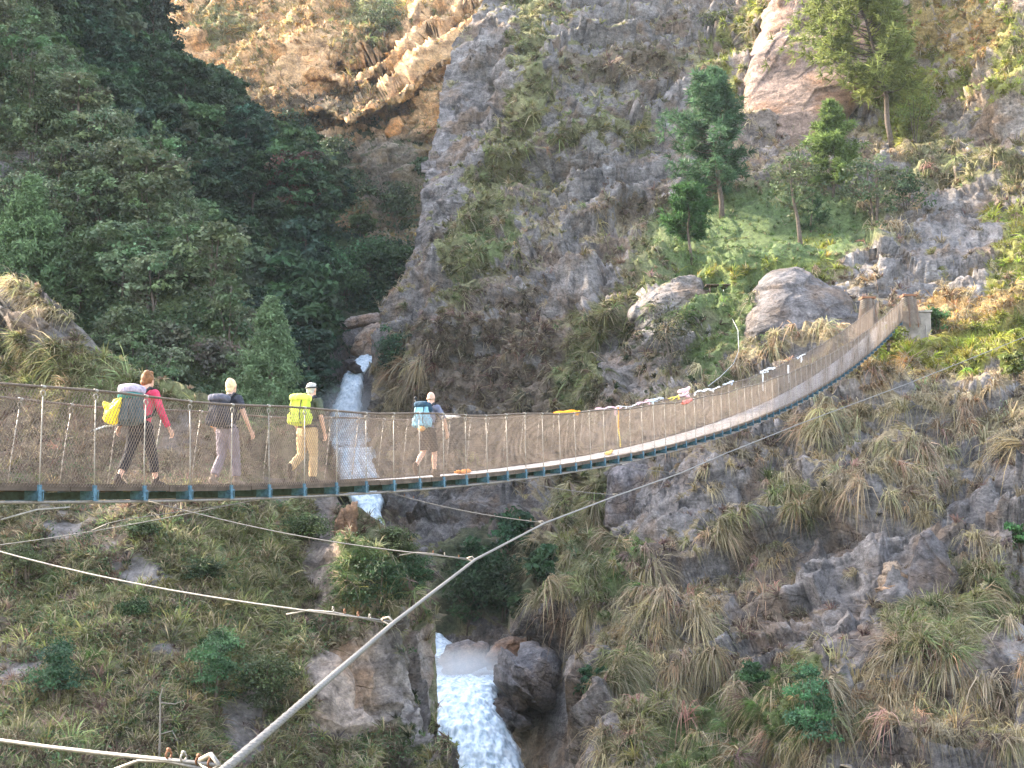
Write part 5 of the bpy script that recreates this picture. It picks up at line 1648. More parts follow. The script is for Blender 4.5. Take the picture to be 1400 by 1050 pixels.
# bushes and weeds of the near ridge
DL = [(365, 985, 95, 110, (0.055, 0.08, 0.035), 'wide olive bush right of the pale bare stem', 0.075), (290, 975, 110, 90, (0.055, 0.10, 0.045), 'bush of fresh green leaves round the pale bare stem', 0.07),
      (75, 965, 90, 85, (0.05, 0.095, 0.05), 'ivy like clump of round shiny leaves at the left edge', 0.075), (30, 800, 70, 60, (0.10, 0.13, 0.06), 'pale leaved weeds at the left edge below the bridge', 0.06),
      (520, 850, 90, 90, (0.035, 0.065, 0.028), 'dark green bush where the ridge drops to the gorge', 0.085), (470, 870, 70, 60, (0.04, 0.07, 0.03), 'dark bush beneath the brown leaning rock', 0.08),
      (560, 880, 110, 50, (0.035, 0.06, 0.028), 'dark shrub hanging over the ridge edge beside the lower waterfall', 0.08), (420, 740, 40, 90, (0.08, 0.105, 0.045), 'olive bush just left of the brown leaning rock', 0.075),
      (190, 735, 30, 60, (0.08, 0.10, 0.05), 'small leafy weed on the grey rock under the bridge', 0.065), (280, 800, 40, 60, (0.055, 0.095, 0.045), 'leafy weed under the long straight tie cable', 0.065),
      (540, 760, 40, 60, (0.075, 0.105, 0.045), 'olive bush at the ridge edge below the falling stream', 0.075), (180, 845, 30, 50, (0.06, 0.12, 0.05), 'small bright weed in the middle of the lower left slope', 0.06),
      (300, 895, 40, 60, (0.06, 0.115, 0.05), 'bright leafy weed above the wide olive bush', 0.06), (560, 815, 60, 60, (0.04, 0.07, 0.03), 'dark bush left of the guy cable end of the long tie', 0.08)]
for i, (u, v, h, w, col, lab, ls) in enumerate(DL):
    shrub(u, v, h, w, tuple(x * 0.85 for x in col), lab, 80 + i, sh=D, ls=ls * 0.6, ncl=36, nl=90)
# pale bare stem
p = foot(D, 217, 1050)
mb = MB(); k = p[1] / F
mb.tube([(0, 0, -0.5), (0.02, 0, 50 * k), (0.0, 0, 100 * k), (0.06, 0, 112 * k)], [0.03, 0.026, 0.02, 0.008], 6)
mb.tube([(0.0, 0, 92 * k), (20 * k, 0, 90 * k), (34 * k, 0, 96 * k)], [0.02, 0.014, 0.006], 5)
mb.tube([(0.0, 0, 50 * k), (16 * k, 0.1, 54 * k), (26 * k, 0.1, 36 * k)], [0.02, 0.018, 0.008], 5)
o = mb.build('dead_stem', M_PALEBARK); o.location = p; tag(o, 'pale bare forked stem standing in the green bush at the lower left', 'dead stem')

# single tussocks one can point at
TL = [(D, 78, 795, 74, (0.10, 0.14, 0.055), 'big fresh green tussock on the left under the bridge'), (D, 226, 800, 66, (0.15, 0.14, 0.05), 'olive yellow tussock hanging below the long tie cable'),
      (D, 124, 905, 60, (0.085, 0.14, 0.04), 'bright green tussock in the middle of the lower left slope'), (D, 40, 850, 50, (0.13, 0.12, 0.06), 'olive tussock at the left edge of the lower slope'),
      (C, 1285, 860, 84, (0.19, 0.20, 0.075), 'yellow green tussock at the upper left of the big green clump on the right'), (C, 1345, 850, 90, (0.16, 0.18, 0.075), 'biggest green tussock at the right edge'), (C, 1330, 890, 70, (0.17, 0.18, 0.08), 'green tussock below the biggest one at the right edge'),
      (C, 1265, 980, 84, (0.17, 0.17, 0.08), 'olive green tussock at the lower right corner, above the bare bottom edge'), (C, 1180, 985, 72, (0.16, 0.18, 0.075), 'green tussock right of the fresh leafy bush'), (C, 1350, 985, 66, (0.22, 0.18, 0.09), 'straw coloured tussock at the lower right corner'),
      (C, 1085, 900, 62, (0.20, 0.19, 0.08), 'yellow green tussock beside the bare grey patch at the lower right'), (C, 1195, 860, 56, (0.27, 0.20, 0.10), 'straw tussock above the lower right tussocks'),
      (C, 1072, 720, 50, (0.19, 0.18, 0.07), 'yellow green spiky tussock on the middle of the hillside'), (C, 1258, 710, 58, (0.28, 0.22, 0.12), 'pale straw tussock hanging above the smooth dark rock'), (C, 995, 745, 52, (0.30, 0.24, 0.12), 'pale straw round tussock on the hillside under the guy cable'),
      (C, 1240, 590, 66, (0.26, 0.22, 0.12), 'straw tussock just below the sunlit grass at the bridge end'), (C, 1140, 640, 66, (0.26, 0.20, 0.115), 'long haired straw tussock under the guy cable'), (C, 1060, 670, 56, (0.17, 0.17, 0.065), 'olive tussock in the middle of the dry hillside'),
      (C, 1270, 445, 34, (0.34, 0.24, 0.10), 'golden tussock standing behind the concrete block'), (C, 1280, 378, 34, (0.19, 0.20, 0.06), 'green tussock on the bare grey rock above the concrete block'), (C, 1275, 345, 28, (0.20, 0.19, 0.07), 'small olive tussock above the green one on the bare grey rock'),
      (C, 915, 600, 30, (0.2, 0.18, 0.08), 'olive tussock peeping out under the deck'), (C, 680, 345, 44, (0.12, 0.18, 0.045), 'fresh green tussock high on the cliff face'), (C, 1172, 570, 60, (0.25, 0.2, 0.12), 'drooping straw tussock under the steep part of the bridge')]
for i, (sh, u, v, w, col, lab) in enumerate(TL):
    rng = np.random.default_rng(300 + i)
    p, n = sh.pick(u, v); p = np.array(p, float); n = np.array(n, float)
    L = w * p[1] / F * 0.62
    M = 5
    c = p + rng.normal(0, L * 0.10, (M, 3))
    V_, Q_, C_ = blades(c - p, np.repeat(n[None], M, 0), np.full(M, L), 60, max(0.014, p[1] / 1390 * 1.1), np.repeat(np.array(col)[None], M, 0), spread=0.85, droop=0.85, up=0.7, foot=0.12, rng=rng, straw=0.12, outw=0.7)
    o = link('tussock', np_mesh('tussock', V_, Q_, False, C_), M_GRASS)
    o.location = p
    tag(o, lab, 'tussock', 'single grass tussocks')
print('plants', round(time.time() - T0, 1))

# ---- the dark forest on the left side of the gorge
FOREST = [broad_meshes(401, 10, (3.3, 3.3, 3.6), 0.62, 60, 60, 0.34, (0.048, 0.080, 0.036), 1.15, 0.22),
          broad_meshes(402, 11, (3.0, 3.0, 4.2), 0.60, 60, 60, 0.32, (0.040, 0.072, 0.042), 1.05, 0.22),
          broad_meshes(403, 9, (3.6, 3.6, 3.0), 0.62, 60, 60, 0.36, (0.064, 0.098, 0.038), 1.25, 0.22),
          broad_meshes(404, 9.5, (2.8, 2.8, 3.4), 0.62, 48, 50, 0.40, (0.085, 0.105, 0.058), 1.0, 0.20)]
FLAB = ['dark green round crowned tree in the shaded forest across the gorge', 'bluish dark tall crowned tree in the shaded forest across the gorge', 'mid green wide crowned tree in the shaded forest across the gorge', 'pale grey green large leaved tree in the shaded forest across the gorge']
rng = np.random.default_rng(77)
PE_, NE_, UE_, VE_ = E.P.reshape(-1, 3), E.N.reshape(-1, 3), E.U.reshape(-1), E.V.reshape(-1)
order = rng.permutation(len(PE_))
chosen = []
protos = [None] * 4
cap = interp_top = lambda u: np.interp(u, [0, 190, 240, 300, 330, 400, 450, 500, 560], [-200, -20, 75, 85, 140, 160, 190, 300, 320])
for i in order:
    u, v, pt = UE_[i], VE_[i], PE_[i]
    if not (-60 < u < 560 and -60 < v < 600): continue
    if u > 440 and v > 425: continue
    if 420 < u and v > 330: continue
    h = 10.0 * rng.uniform(0.65, 1.1)
    vt = proj(pt + np.array([0, 0, h]))[1]
    if vt < cap(u):
        h = h * max(0.35, (v - cap(u)) / max(v - vt, 1))
        if v - cap(u) < 25: continue
    if chosen and np.min(np.linalg.norm(np.array(chosen) - pt, axis=1)) < 4.6: continue
    chosen.append(pt)
    k = int(rng.choice(4, p=[0.38, 0.27, 0.22, 0.13]))
    s = h / 10.0
    if protos[k] is None:
        protos[k] = tree('forest_tree', pt, FOREST[k], FLAB[k], 'tree', 'trees of the shaded forest')
        o = protos[k]
    else:
        o = copy_tree(protos[k])
    o.location = pt - np.array([0, 0, 0.3]); o.rotation_euler = (rng.normal(0, .05), rng.normal(0, .05), rng.uniform(0, 6.3)); o.scale = (s * rng.uniform(.9, 1.2), s * rng.uniform(.9, 1.2), s)
    if len(chosen) >= 260: break
print('forest', len(chosen), round(time.time() - T0, 1))
# small trees and tall shrubs all over the scrubby slope on the left
SLOPE = [broad_meshes(421, 5.2, (1.9, 1.9, 2.0), 0.58, 44, 46, 0.155, (0.100, 0.132, 0.066), 0.75, 0.10, 0.15, 0.35, stems=2),
         broad_meshes(422, 5.6, (1.6, 1.6, 2.4), 0.58, 44, 46, 0.145, (0.084, 0.120, 0.058), 0.65, 0.10, 0.15, 0.35, stems=2),
         broad_meshes(423, 4.4, (2.1, 2.1, 1.6), 0.58, 44, 46, 0.165, (0.118, 0.135, 0.075), 0.8, 0.10, 0.15, 0.35, stems=3)]
SLAB = ['soft light green shrubby tree on the open slope at the far left', 'slim mid green shrubby tree on the open slope at the far left', 'low greyish green shrubby tree on the open slope at the far left']
PB_, UB_, VB_ = B.P.reshape(-1, 3), B.U.reshape(-1), B.V.reshape(-1)
got, pr3 = [], [None] * 3
for i in rng.permutation(len(PB_)):
    u, v, pt = UB_[i], VB_[i], PB_[i]
    if not (-40 < u < 366 and -30 < v < 640): continue
    if got and np.min(np.linalg.norm(np.array(got) - pt, axis=1)) < 3.0: continue
    got.append(pt)
    k = int(rng.choice(3, p=[0.45, 0.3, 0.25])); s_ = rng.uniform(0.5, 1.05)
    if pr3[k] is None:
        o = pr3[k] = tree('shrubby_tree', pt, SLOPE[k], SLAB[k], 'tree', 'shrubby trees of the open left slope')
    else:
        o = copy_tree(pr3[k])
    o.location = pt - np.array([0, 0, 0.3]); o.rotation_euler = (rng.normal(0, .08), rng.normal(0, .08), rng.uniform(0, 6.3)); o.scale = (s_ * rng.uniform(.85, 1.25), s_ * rng.uniform(.85, 1.25), s_)
    if len(got) >= 280: break
print('slope trees', len(got))
# trees that stand out from it
p = at(367, 600, 66); k = p[1] / F
tree('conical_tree', p, conifer_soft(51, 192 * k, 64 * k, 16000, 0.10, (0.115, 0.170, 0.082)), 'dense cone shaped green tree standing between the ridge and the forest')
p = foot(B, 36, 420); k = p[1] / F
tree('feathery_tree', p, conifer_soft(52, 185 * k, 80 * k, 13000, 0.13, (0.095, 0.130, 0.055)), 'soft feathery olive green tree on the scrubby slope at the left edge')
p = foot(B, 110, 440); k = p[1] / F
tree('feathery_tree', p, conifer_soft(53, 130 * k, 62 * k, 9000, 0.13, (0.085, 0.125, 0.052)), 'shorter feathery green tree right of the one at the left edge')
p = foot(E, 397, 345); k = p[1] / F
tree('brown_leaved_tree', p, broad_meshes(54, 150 * k, (48 * k, 40 * k, 62 * k), 0.62, 40, 34, 0.2, (0.105, 0.062, 0.040), 1.0, 0.22, 0.3, 0.3), 'reddish brown leaved tree with a thin dark trunk above the green thicket')
p = foot(B, 45, 255); k = p[1] / F
for i, (u, v, h, w, col, lab) in enumerate([(60, 190, 60, 70, (0.055, 0.085, 0.035), 'leafy green tree at the top edge of the scrubby slope'), (150, 300, 50, 60, (0.06, 0.075, 0.04), 'olive shrub in the middle of the scrubby slope'),
                                            (290, 520, 60, 90, (0.085, 0.075, 0.055), 'brownish grey shrub at the foot of the scrubby slope, above the ridge'), (235, 500, 60, 80, (0.075, 0.078, 0.05), 'olive brown shrub above the grassy ridge crest'),
                                            (120, 370, 50, 60, (0.05, 0.08, 0.035), 'dark green shrub behind the rocky ridge crest')]):
    shrub(u, v, h, w, col, lab, 500 + i, sh=B, ls=0.13, ncl=34)
for i, (u, v, h, w) in enumerate([(455, 385, 62, 95), (505, 380, 58, 90), (545, 392, 60, 70), (475, 418, 60, 95), (525, 425, 56, 85)]):
    shrub(u, v, h, w, (0.065, 0.125, 0.055), ['bright green bush at the left of the thicket above the upper fall', 'bright green bush at the top middle of the thicket above the upper fall', 'bright green bush against the cliff in the thicket above the upper fall',
          'bright green bush low on the left of the thicket above the upper fall', 'bright green bush just above the stream in the thicket'][i], 520 + i, sh=E, ls=0.2, ncl=36, group='bushes of the bright thicket')
for i, (u, v, h, w, lab) in enumerate([(425, 300, 100, 110, 'dark green bush below the overhang, beside the brown leaved tree'), (480, 320, 90, 100, 'dark bush at the foot of the shaded wall under the overhang'), (545, 325, 75, 80, 'dark bush against the cliff edge under the overhang'),
                                        (455, 245, 60, 75, 'small dark bush half way up the shaded wall under the overhang'), (395, 225, 80, 95, 'dark bush at the left end of the overhang'), (575, 250, 40, 36, 'green bush squeezed between the shaded wall and the grey cliff')]):
    shrub(u, v, h, w, (0.05, 0.075, 0.038), lab, 560 + i, sh=A, ls=0.30, ncl=44)
def snag(sh, u, v, du, dv, r, label, n=5, seed=1):
    p = foot(sh, u, v); k = p[1] / F; rng = np.random.default_rng(seed)
    top = np.array([du * k, 0.5, dv * k]); mb = MB()
    mb.tube([(0, 0, -0.3), top * 0.5 + rng.normal(0, .1, 3), top], [r, r * .7, r * .25], 6)
    for j in range(n):
        t = rng.uniform(0.4, 0.95); b = top * t; L = np.linalg.norm(top) * 0.22
        mb.tube([b, b + np.array([rng.uniform(-1, 1), rng.uniform(-.4, .4), 0.7]) * L], [r * .3, r * .08], 4)
    o = mb.build('bare_tree', M_BARK); o.location = p; return tag(o, label, 'dead tree')
snag(A, 530, 292, -24, 95, 0.16, 'bare leaning trunk on the shaded wall under the overhang', 4, 1)
snag(A, 522, 290, -14, 62, 0.10, 'thinner bare trunk left of the leaning one under the overhang', 3, 2)
snag(C, 640, 832, -55, 60, 0.10, 'dead dark branch lying across the rock above the pool', 3, 3)
# trees at the very top left, partly against the sunlit cliff, and one on the sunlit cliff
p = foot(E, 205, 110); k = p[1] / F
tree('broadleaf_tree', p, broad_meshes(56, 150 * k, (52 * k, 45 * k, 60 * k), 0.6, 52, 40, 0.28, (0.045, 0.055, 0.035), 1.2, 0.22, 0.2, 0.3), 'sparse dark tree standing against the sunlit cliff at the top left')
p = foot(A, 525, 62); k = p[1] / F
tree('broadleaf_tree', p, broad_meshes(57, 75 * k, (36 * k, 30 * k, 30 * k), 0.55, 40, 40, 0.26, (0.085, 0.10, 0.05), 1.3, 0.2, 0.1, 0.2, stems=3), 'bushy tree growing on the sunlit cliff at the top of the photo')
print('trees', round(time.time() - T0, 1))
# ------------------------------------------------------------------ single boulders
def boulder(name, u, v, Y, ru, rv, rd, label, seed, tint=(1, 1, 1), rot=0.0, cover=0.0, mat=M_ROCK, amp=1.0, strata=(-0.3, 0.1, 0.95), sink=0.0, e=0.9, cat='boulder', lean=0.0):
    k = Y / F
    nu_, nv_ = 150, 90
    ph = np.linspace(-math.pi / 2, math.pi / 2, nv_); th = np.linspace(0, 2 * math.pi, nu_, endpoint=False)
    PH, TH = np.meshgrid(ph, th, indexing='ij')
    sp = lambda x: np.sign(x) * np.abs(x) ** e
    D_ = np.stack([sp(np.cos(PH)) * sp(np.cos(TH)), sp(np.cos(PH)) * sp(np.sin(TH)), sp(np.sin(PH))], -1)
    X = D_ * np.array([ru * k, rd, rv * k])
    X[..., 0] += lean * X[..., 2]
    a = R(rot); X = np.stack([X[..., 0] * math.cos(a) - X[..., 2] * math.sin(a), X[..., 1], X[..., 0] * math.sin(a) + X[..., 2] * math.cos(a)], -1)
    c = at(u, v, Y)
    nrm = unit(D_)
    sz = min(ru, rv) * k
    h = rock_shape((X + c) * (2.6 / max(sz, 0.6)) , 0.6, strata, seed) * sz * 0.15 * amp
    X = X + nrm * h[..., None]
    idx = np.arange(nu_ * nv_).reshape(nv_, nu_)
    nx = np.roll(idx, -1, 1)
    Q = np.stack([idx[:-1], nx[:-1], nx[1:], idx[1:]], -1).reshape(-1, 4)
    me = np_mesh(name, X.reshape(-1, 3), Q, smooth=True)
    cov = np.ones((nu_ * nv_, 4)); cov[:, :3] = KIND['brown']; cov[:, 3] = cover
    set_color(me, 'cover', cov); set_color(me, 'rocktint', np.tile(np.array(tint, float), (nu_ * nv_, 1)))
    o = link(name, me, mat); o.location = c
    return tag(o, label, cat)

def outcrop(name, poly, Y, bulge, label, seed, tint=(1, 1, 1), amp=1.0, cover=0.0, strata=(-0.3, 0.1, 0.95), cat='boulder', mat=M_ROCK, tilt=0.0, tiltx=0.0, wl=0.9, flat=2.6, crack=1.0, back=0.8):
    """a solid rock with a given outline: bulging towards us and, less, into the slope"""
    p = np.asarray(poly, float)
    cu, cv = p.mean(0)
    na, nr_ = 220, 70
    pc = np.concatenate([p, p[:1]])
    pl = polyline(pc, np.linspace(0, 1, na, endpoint=False))
    k = Y / F
    rr = np.concatenate([np.linspace(0, 1, nr_), np.linspace(1, 0, 16)[1:]])
    sgn = np.concatenate([np.ones(nr_), -np.ones(15)])
    U = cu + (pl[None, :, 0] - cu) * rr[:, None]; V = cv + (pl[None, :, 1] - cv) * rr[:, None]
    prof = (1 - rr ** flat) ** (1 / flat)
    D_ = Y - (prof * np.where(sgn > 0, bulge, -bulge * back))[:, None] + tilt * (cv - V) * k + tiltx * (U - cu) * k
    P = at(U, V, D_)
    c = at(cu, cv, Y)
    du = np.gradient(P, axis=0); dv = np.roll(P, -1, 1) - np.roll(P, 1, 1)
    N = unit(np.cross(du, dv)); N[0] = N[1]
    if np.sum(N[10] * P[10]) > 0: N = -N
    sz = 0.5 * min(np.ptp(p[:, 0]), np.ptp(p[:, 1])) * k
    q = P * (1.6 / max(sz, 0.5))
    h = rock_shape(q, 0.25, strata, seed, wl=wl, step=0.55, fine=0.5, crack=crack) * sz * 0.20 * amp
    P = P + N * h[..., None]
    n0, n1 = P.shape[:2]
    idx = np.arange(n0 * n1).reshape(n0, n1); nx = np.roll(idx, -1, 1)
    Q = np.stack([idx[:-1], idx[1:], nx[1:], nx[:-1]], -1).reshape(-1, 4)
    me = np_mesh(name, (P - c).reshape(-1, 3), Q, smooth=True)
    cov = np.ones((n0 * n1, 4)); cov[:, :3] = KIND['brown']; cov[:, 3] = np.clip(cover + 0.5 * fbm(P * 0.8, 3, seed).reshape(-1), 0, 1) * (cover > 0)
    set_color(me, 'cover', cov); set_color(me, 'rocktint', np.tile(np.array(tint, float), (n0 * n1, 1)))
    o = link(name, me, mat); o.location = c
    return tag(o, label, cat)
outcrop('boulder', [(1014, 470), (1022, 435), (1036, 396), (1058, 376), (1085, 372), (1122, 382), (1156, 402), (1180, 432), (1168, 458), (1110, 474), (1060, 482)], 93.5, 4.0, 'big rounded grey boulder left of the bridge end', 601, (0.80, 0.80, 0.83), tilt=0.5, amp=0.55)
outcrop('boulder', [(866, 432), (880, 406), (905, 388), (932, 380), (955, 388), (968, 412), (962, 440), (920, 455), (880, 450)], 98.5, 2.4, 'smaller rounded grey boulder left of the wooden platform', 602, (1.15, 1.15, 1.15), tilt=0.5, cover=0.1)
outcrop('boulder', [(1146, 384), (1168, 360), (1210, 336), (1250, 330), (1290, 340), (1300, 372), (1270, 400), (1215, 404), (1170, 402)], 102, 2.6, 'long sloping slab of layered grey rock above the bridge end', 603, (1.0, 1.0, 1.02), tilt=0.8, amp=1.3, wl=0.5)
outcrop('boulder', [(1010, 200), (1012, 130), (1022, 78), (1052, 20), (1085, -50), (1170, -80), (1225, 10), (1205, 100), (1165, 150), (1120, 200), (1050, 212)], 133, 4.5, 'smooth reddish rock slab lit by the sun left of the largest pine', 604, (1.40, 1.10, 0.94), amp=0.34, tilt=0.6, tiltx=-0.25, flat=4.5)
outcrop('boulder', [(1238, 812), (1246, 770), (1256, 735), (1270, 728), (1290, 752), (1312, 800), (1300, 822), (1262, 836)], 60.5, 0.9, 'smooth dark slanting rock face in the dry grass on the right', 605, (0.62, 0.62, 0.66), tilt=0.5, amp=0.4, strata=(0.6, 0, 0.8), flat=4.0)
outcrop('boulder', [(1205, 800), (1210, 772), (1226, 766), (1246, 790), (1252, 818), (1230, 830), (1212, 824)], 60.8, 0.8, 'tan banded rock left of the smooth dark rock face', 606, (1.75, 1.45, 1.1), tilt=0.5, amp=0.9, strata=(0.5, 0, 0.85), wl=0.5)
outcrop('boulder', [(662, 960), (674, 946), (702, 918), (724, 900), (742, 910), (738, 946), (724, 972), (712, 998), (694, 998), (674, 976)], 68.0, 1.6, 'dark polished cracked rock at the right lip of the lower waterfall', 607, (0.75, 0.8, 0.9), amp=1.5, strata=(0.75, 0, 0.66), wl=0.5, tilt=0.4, crack=1.8)
outcrop('boulder', [(482, 482), (486, 462), (500, 448), (518, 440), (530, 448), (528, 478), (512, 492), (494, 490)], 131, 1.6, 'pale smooth boulder above the upper waterfall', 608, (1.8, 1.55, 1.3), amp=0.5, tilt=0.4)
outcrop('boulder', [(470, 492), (482, 490), (494, 500), (498, 510), (484, 512), (474, 506)], 124, 0.8, 'black wet rock splitting the upper waterfall', 609, (0.35, 0.35, 0.4), amp=0.7)
outcrop('boulder', [(458, 444), (476, 434), (500, 430), (524, 428), (528, 440), (500, 446), (470, 452)], 134, 1.2, 'pale rock ledge in the shade behind the boulder over the upper waterfall', 610, (1.5, 1.4, 1.35), amp=0.9)
outcrop('boulder', [(527, 180), (534, 164), (545, 158), (551, 170), (545, 184), (534, 192)], A.pick(540, 182)[0][1] - 0.6, 1.4, 'small orange lit block hanging under the overhang', 611, (1.3, 1.0, 0.75), mat=M_FAR, amp=1.0)
outcrop('rock_pillar', [(466, 700), (476, 690), (488, 686), (487, 706), (484, 740), (478, 770), (470, 800), (456, 816), (450, 800), (454, 765), (458, 730)], 46.0, 0.55, 'tall brown leaning slab of rock at the ridge edge under the bridge', 612, (1.1, 0.72, 0.45), amp=1.2, strata=(0.97, 0.1, 0.25), wl=0.4, cat='rock', flat=3.5)
outcrop('boulder', [(1366, 440), (1372, 424), (1388, 416), (1408, 416), (1420, 440), (1396, 448)], 90, 0.9, 'grey rock above the golden grass at the right edge', 613, (1.1, 1.05, 1.05), amp=1.2)
outcrop('rock_wall', [(826, 722), (828, 680), (834, 644), (860, 630), (900, 634), (908, 670), (902, 712), (880, 738), (850, 742)], 79.5, 1.4, 'bare grey wall of rock under the deck with dark streaks', 614, (0.95, 0.95, 1.02), amp=0.7, strata=(0.97, 0, 0.2), cat='rock wall', flat=4.0)

# ------------------------------------------------------------------ water
t = NT('white_water')
vec = t.coords(scale=(2.6, 2.6, 0.26))
n1 = t.noise(vec, 1.3, 4, 0.55, 0.3)
n2 = t.noise(t.coords(scale=(1.5, 1.5, 0.4)), 4.0, 3, 0.6)
c = t.ramp(n1, [(0.30, (0.22, 0.30, 0.36)), (0.45, (0.42, 0.50, 0.57)), (0.62, (0.66, 0.72, 0.77))])
c = t.mix(t.ramp(n2, [(0.35, (0.2, 0.2, 0.2)), (0.5, (0, 0, 0))]), c, (0.36, 0.45, 0.52))
b_ = t.n('ShaderNodeBsdfPrincipled')
t.l(c, b_.inputs['Base Color']); b_.inputs['Roughness'].default_value = 0.6; b_.inputs['Specular IOR Level'].default_value = 0.3
bn = t.n('ShaderNodeBump'); bn.inputs['Strength'].default_value = 0.25; bn.inputs['Distance'].default_value = 0.08
t.l(t.math('ADD', n1, n2), bn.inputs['Height']); t.l(bn.outputs[0], b_.inputs['Normal'])
ed = t.n('ShaderNodeAttribute', attribute_name='spray')                     # thin ragged water towards the edges
al = t.math('MULTIPLY_ADD', n1, 1.5, -0.75)
al = t.math('ADD', t.math('ADD', ed.outputs['Fac'], al), t.math('MULTIPLY_ADD', n2, 0.8, -0.4))
al = t.ramp(al, [(0.15, (0, 0, 0)), (0.75, (1, 1, 1))])
tp = t.n('ShaderNodeBsdfTransparent'); mx = t.n('ShaderNodeMixShader')
t.l(al, mx.inputs[0]); t.l(tp.outputs[0], mx.inputs[1]); t.l(b_.outputs[0], mx.inputs[2]); t.l(mx.outputs[0], t.out.inputs[0])
M_FALL = t.m

def fall(name, path, seed, nb=70, nl=220, bulge=0.5, rough=0.25, lip=None):
    """falling water as a curved body: path rows (u centre, v, width px, distance)"""
    t = np.linspace(0, 1, nl)
    pl = polyline([(p[0], p[1], p[2], p[3]) for p in path], t)
    s = np.linspace(-1, 1, nb)
    U = pl[:, 0:1] + s[None] * pl[:, 2:3] / 2
    V = pl[:, 1:2] + 0 * s[None]
    Y = pl[:, 3:4] - bulge * (1 - s[None] ** 2) + 1.6 * np.abs(s[None]) ** 6
    P = at(U, V, Y)
    q = P * np.array([2.2, 2.2, 0.8])
    P = P + grid_normals(P) * (rough * (0.8 * fbm(q * np.array([1.0, 1.0, 0.35]), 4, seed) + 0.22 * fbm(P * np.array([3.0, 3.0, 0.8]), 2, seed + 3)))[..., None]
    idx = np.arange(nl * nb).reshape(nl, nb)
    Q = np.stack([idx[:-1, :-1], idx[1:, :-1], idx[1:, 1:], idx[:-1, 1:]], -1).reshape(-1, 4)
    me = np_mesh(name, P.reshape(-1, 3), Q, smooth=True)
    edge = 1.5 * (1 - np.abs(s)) / 0.28
    sp_ = np.clip(np.minimum(edge[None] + 0 * V, np.minimum(t / 0.03, (1 - t) / 0.06)[:, None] * 1.2), 0, 1.5).reshape(-1, 1)
    set_color(me, 'spray', np.repeat(sp_, 3, 1))
    o = link(name, me, M_FALL)
    return tag(o, kind='structure')
fall('water', [(507, 484, 26, 130), (500, 492, 30, 127.5), (494, 502, 26, 126), (484, 512, 30, 124), (478, 540, 36, 121.5), (473, 566, 46, 119.5), (478, 600, 62, 117), (484, 612, 62, 114)], 701, 50, 200, 0.4, 0.35)
fall('water', [(484, 606, 60, 113.5), (486, 614, 64, 111), (490, 640, 66, 109.5), (497, 672, 62, 107), (503, 690, 44, 105), (505, 700, 34, 104.3), (514, 745, 34, 101.5), (535, 800, 36, 95.5), (575, 855, 44, 87), (612, 905, 60, 78)], 702, 50, 200, 0.4, 0.35)
fall('water', [(644, 922, 112, 73.5), (640, 930, 112, 71), (634, 938, 108, 69), (634, 954, 106, 67.5), (638, 985, 114, 66), (648, 1020, 124, 65), (658, 1060, 134, 64), (670, 1140, 140, 62.5)], 703, 100, 260, 0.9, 0.34)

# wet boulders round the pool above the lower fall
for i, (poly, Y, b, lab, tn) in enumerate([
    ([(600, 905), (612, 884), (640, 876), (664, 884), (668, 906), (640, 918), (612, 918)], 76.5, 1.3, 'pale smooth boulder at the back of the pool, left of the tan one', (1.35, 1.3, 1.3)),
    ([(664, 900), (676, 878), (704, 868), (726, 876), (722, 900), (696, 914), (674, 914)], 75.0, 1.3, 'tan brown boulder at the right side of the pool', (1.35, 1.05, 0.85))]):
    outcrop('boulder' if i < 2 else 'rock_wall', poly, Y, b, lab, 620 + i, tn, amp=0.6 if i < 2 else 0.8, strata=(0.9, 0, 0.4) if i == 2 else (-0.3, 0.1, 0.95), tilt=0.4, flat=3.0, cat='boulder' if i < 2 else 'rock wall')

# churned water of the pool behind the lower lip
nq = 60
Uq, Vq = np.meshgrid(np.linspace(585, 705, 90), np.linspace(936, 898, nq))
Zq = at(640, 934, 71.2)[2] - 0.05
yy = (CV - Vq) / F
Yq = np.abs(Zq * (CP - SP * yy) / (SP + CP * yy))
Pq_ = at(Uq, Vq, Yq)
Pq_[..., 2] += 0.22 * fbm(Pq_ * 0.9, 4, 720)
idx = np.arange(Uq.size).reshape(Uq.shape)
me = np_mesh('water', Pq_.reshape(-1, 3), np.stack([idx[:-1, :-1], idx[:-1, 1:], idx[1:, 1:], idx[1:, :-1]], -1).reshape(-1, 4), smooth=True)
set_color(me, 'spray', np.full((Uq.size, 3), 1.4))
tag(link('water', me, M_FALL), kind='structure')
# spray hanging over it
def mist(u, v, Y, r, dens):
    o = MB().ell((0, 0, 0), r, None, 28, 18).build('mist', None); o.location = at(u, v, Y)
    m = bpy.data.materials.new('spray_mist'); m.use_nodes = True; tr = m.node_tree; tr.nodes.clear()
    out = tr.nodes.new('ShaderNodeOutputMaterial'); pv = tr.nodes.new('ShaderNodeVolumePrincipled')
    tc = tr.nodes.new('ShaderNodeTexCoord'); vm = tr.nodes.new('ShaderNodeVectorMath'); vm.operation = 'DIVIDE'; vm.inputs[1].default_value = r
    ln = tr.nodes.new('ShaderNodeVectorMath'); ln.operation = 'LENGTH'
    mr = tr.nodes.new('ShaderNodeMapRange'); mr.inputs[1].default_value = 1.0; mr.inputs[2].default_value = 0.1; mr.inputs[3].default_value = 0.0; mr.inputs[4].default_value = dens
    tr.links.new(tc.outputs['Object'], vm.inputs[0]); tr.links.new(vm.outputs[0], ln.inputs[0]); tr.links.new(ln.outputs['Value'], mr.inputs[0])
    tr.links.new(mr.outputs[0], pv.inputs['Density']); tr.links.new(pv.outputs[0], out.inputs['Volume'])
    pv.inputs['Color'].default_value = (0.95, 0.97, 1.0, 1)
    o.data.materials.append(m); tag(o, kind='stuff')
mist(640, 918, 72.5, (3.4, 2.2, 1.5), 0.5)
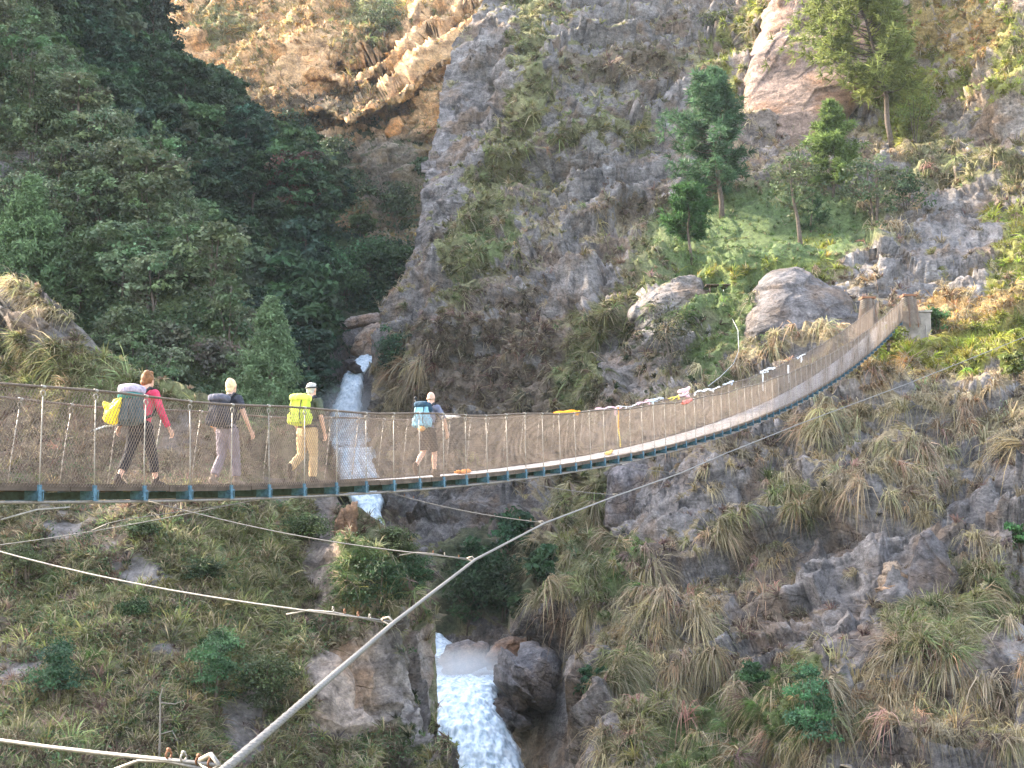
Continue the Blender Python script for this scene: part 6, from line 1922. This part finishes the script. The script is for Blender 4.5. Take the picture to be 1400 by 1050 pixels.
mist(478, 560, 117.5, (3.6, 2.0, 2.6), 0.22)
# ------------------------------------------------------------------ light
SUN_AZ, SUN_EL = R(-63), R(32)          # azimuth from straight ahead (negative: left), elevation
sx, sy, sz = math.sin(SUN_AZ) * math.cos(SUN_EL), math.cos(SUN_AZ) * math.cos(SUN_EL), math.sin(SUN_EL)
sd = bpy.data.lights.new('sun', 'SUN')
sd.energy = 2.5
sd.angle = R(0.5)
sd.color = (1.0, 0.86, 0.66)
so = bpy.data.objects.new('sun', sd)
COL.objects.link(so)
so.rotation_euler = Vector((sx, sy, sz)).to_track_quat('Z', 'Y').to_euler()
world = bpy.data.worlds.new('World')
scene.world = world
world.use_nodes = True
wn = world.node_tree
bg = wn.nodes['Background']
sk = wn.nodes.new('ShaderNodeTexSky')
sk.sky_type = 'NISHITA'
sk.sun_disc = False
sk.sun_elevation = SUN_EL
sk.sun_rotation = SUN_AZ
sk.air_density = 1.0
sk.dust_density = 2.5
sk.ozone_density = 1.0
hs = wn.nodes.new('ShaderNodeHueSaturation')
hs.inputs['Saturation'].default_value = 0.62
wn.links.new(sk.outputs[0], hs.inputs['Color'])
wn.links.new(hs.outputs[0], bg.inputs[0])
bg.inputs[1].default_value = 0.15
vs = scene.view_settings
vs.view_transform = 'Standard'
vs.look = 'None'
vs.gamma = 1.0
vs.use_curve_mapping = False
vs.exposure = 3.15
scene.cycles.max_bounces = 5
scene.cycles.diffuse_bounces = 3
scene.cycles.glossy_bounces = 2
scene.cycles.transmission_bounces = 3
scene.cycles.transparent_max_bounces = 6
scene.cycles.use_denoising = True
print('built in', round(time.time() - T0, 1))

# ------------------------------------------------------------------ thin valley haze
hz = MB(); hz.box((0, 60, 56), (860, 780, 170))
ho = hz.build('haze', None, smooth=False)
hm = bpy.data.materials.new('valley_haze'); hm.use_nodes = True; ht = hm.node_tree; ht.nodes.clear()
ov = ht.nodes.new('ShaderNodeOutputMaterial'); pv = ht.nodes.new('ShaderNodeVolumePrincipled')
pv.inputs['Color'].default_value = (0.80, 0.90, 1.0, 1.0)
pv.inputs['Density'].default_value = 0.00009
ht.links.new(pv.outputs[0], ov.inputs['Volume'])
ho.data.materials.append(hm)
tag(ho, kind='stuff')
scene.cycles.volume_bounces = 1
